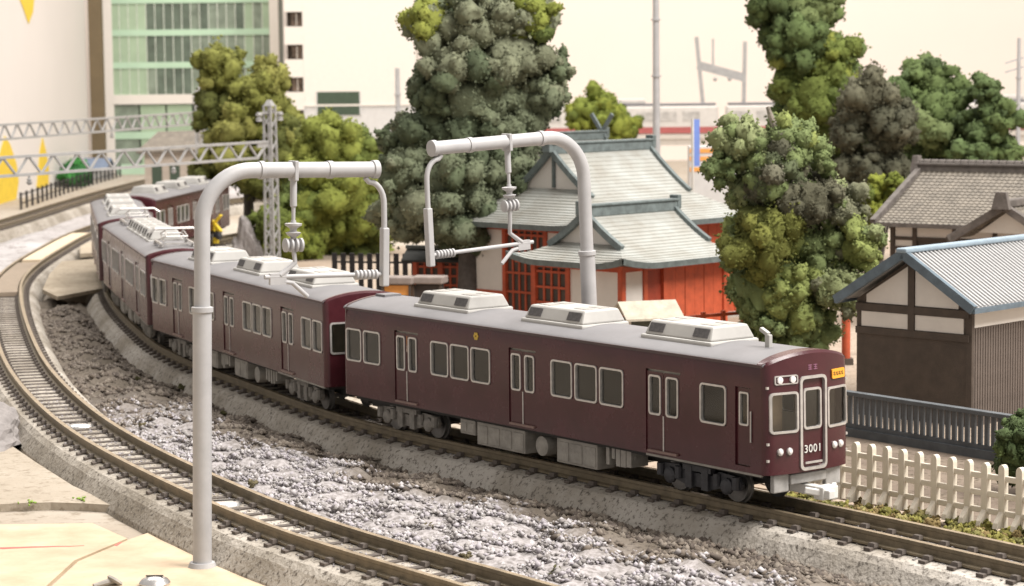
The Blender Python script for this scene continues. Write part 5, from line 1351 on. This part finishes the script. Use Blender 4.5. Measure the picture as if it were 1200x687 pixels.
for (x, lb) in ((2.6, 'pale train car with red band on the viaduct, its end by the blue sign'), (20.6, 'pale train car with red band on the viaduct behind the tall tree'), (38.6, 'pale train car with red band on the viaduct at the far right end')):
    bg_car(lb, x, 17.2, 1)
# ivory masts, portal, poles
def mast(label, base, h, r, mt=pole_grey, name='slender_mast'):
    t = thing(name, label, 'mast', base); MB().tube([(0, 0, 0), (0, 0, h*.5), (0, 0, h)], [r, r*.85, r*.7], 12).build('shaft', mt, t, True); MB().box(-r*2, r*2, -r*2, r*2, 0, .2).build('foot', mt, t)
    for z in (h*.6, h*.8): MB().lathe([(0, r*1.2), (.1, r*1.2)], (0, 0, z), seg=12).build('band', mt, t)
    return t
mast('tall slender grey mast rising behind the large shrine hall', (9.7, 150, 0), 18.5, .28)
mast('short grey pole beside the dark green window of the ivory block', (-9.9, 200, 0), 11.9, .28)
t = mast('grey mast with cross arms behind the narrow tree', (33.7, 150, 0), 13.4, .18)
for z in (11.5, 12.1): MB().bar((-.9, 0, z-.35), (.3, 0, z), .08, .1).build('cross_arm', pole_grey, t)
t = thing('portal_frame', 'pale portal frame of two leaning posts on the elevated line', 'portal frame', (18.7, 219.5, 5.0))
MB().bar((.3, 0, 0), (-.6, 0, 9.6), .35, .45, (0, 1, 0)).build('post', lattice_grey, t); MB().bar((3.9, 0, 0), (4.1, 0, 9.1), .35, .45, (0, 1, 0)).build('post', lattice_grey, t)
MB().bar((-.5, 0, 6.9), (4.1, 0, 5.6), .3, .8).build('beam', lattice_grey, t); MB().bar((1.0, 0, 6.5), (1.0, 0, 9.4), .2, .2, (0, 1, 0)).build('stub', lattice_grey, t)
for x in (1.2, 2.6): MB().lathe([(0, .1), (.2, .22), (.4, .1)], (x, 0, 5.3), seg=8).build('insulator', lattice_grey, t)
t = thing('blue_sign', 'tall narrow blue sign with pale edge behind the large hall', 'sign', (11.5, 140, 0), .5)
MB().box(-.22, .22, -.08, .08, 5.6, 8.5).build('panel', blue_mat, t); MB().box(-.30, -.22, -.1, .1, 0, 8.55).build('post', white_plastic, t)
t = thing('orange_kiosk', 'low pale kiosk with orange stripes behind the large hall', 'kiosk', (12.5, 146, 0), 0)
MB().box(-.9, 2.2, 0, 2, 0, 6.6).build('wall', bld_grey, t)
for z in (5.0, 5.7, 6.2): MB().box(-.92, 2.22, -.06, 0, z, z+.26).build('stripe', orange_mat, t)
# yellow crossing signal beside the rear car
t = thing('crossing_signal', 'black and yellow level crossing signal standing beside the rear car', 'crossing signal', (-18.2, 138.6, 0), -.5)
MB().tube([(0, 0, 0), (0, 0, 2.2)], .16, 10).build('post', bogie_black, t, True)
for k in range(3): MB().lathe([(0, .2), (.35, .2)], (0, 0, .5+k*.75), seg=10).build('yellow_band', yellow_paint, t)
for s in (-1, 1): MB().bar((-.5*s, -.1, 2.0), (.5*s, -.1, 3.0), .1, .24, (0, 1, 0)).build('cross_board', yellow_paint, t)
for s in (-1, 1): MB().lathe([(0, .2), (.12, .22), (.2, .12)], (s*.38, -.15, 1.7), (0, -1, 0), 12).build('signal_lamp', bogie_black, t)
rock('pale_stone', 'pale rough stone lying beside the crossing signal', (-16.4, 139, .03), (1.0, 1.0, 2.4), st_l[3], 4)
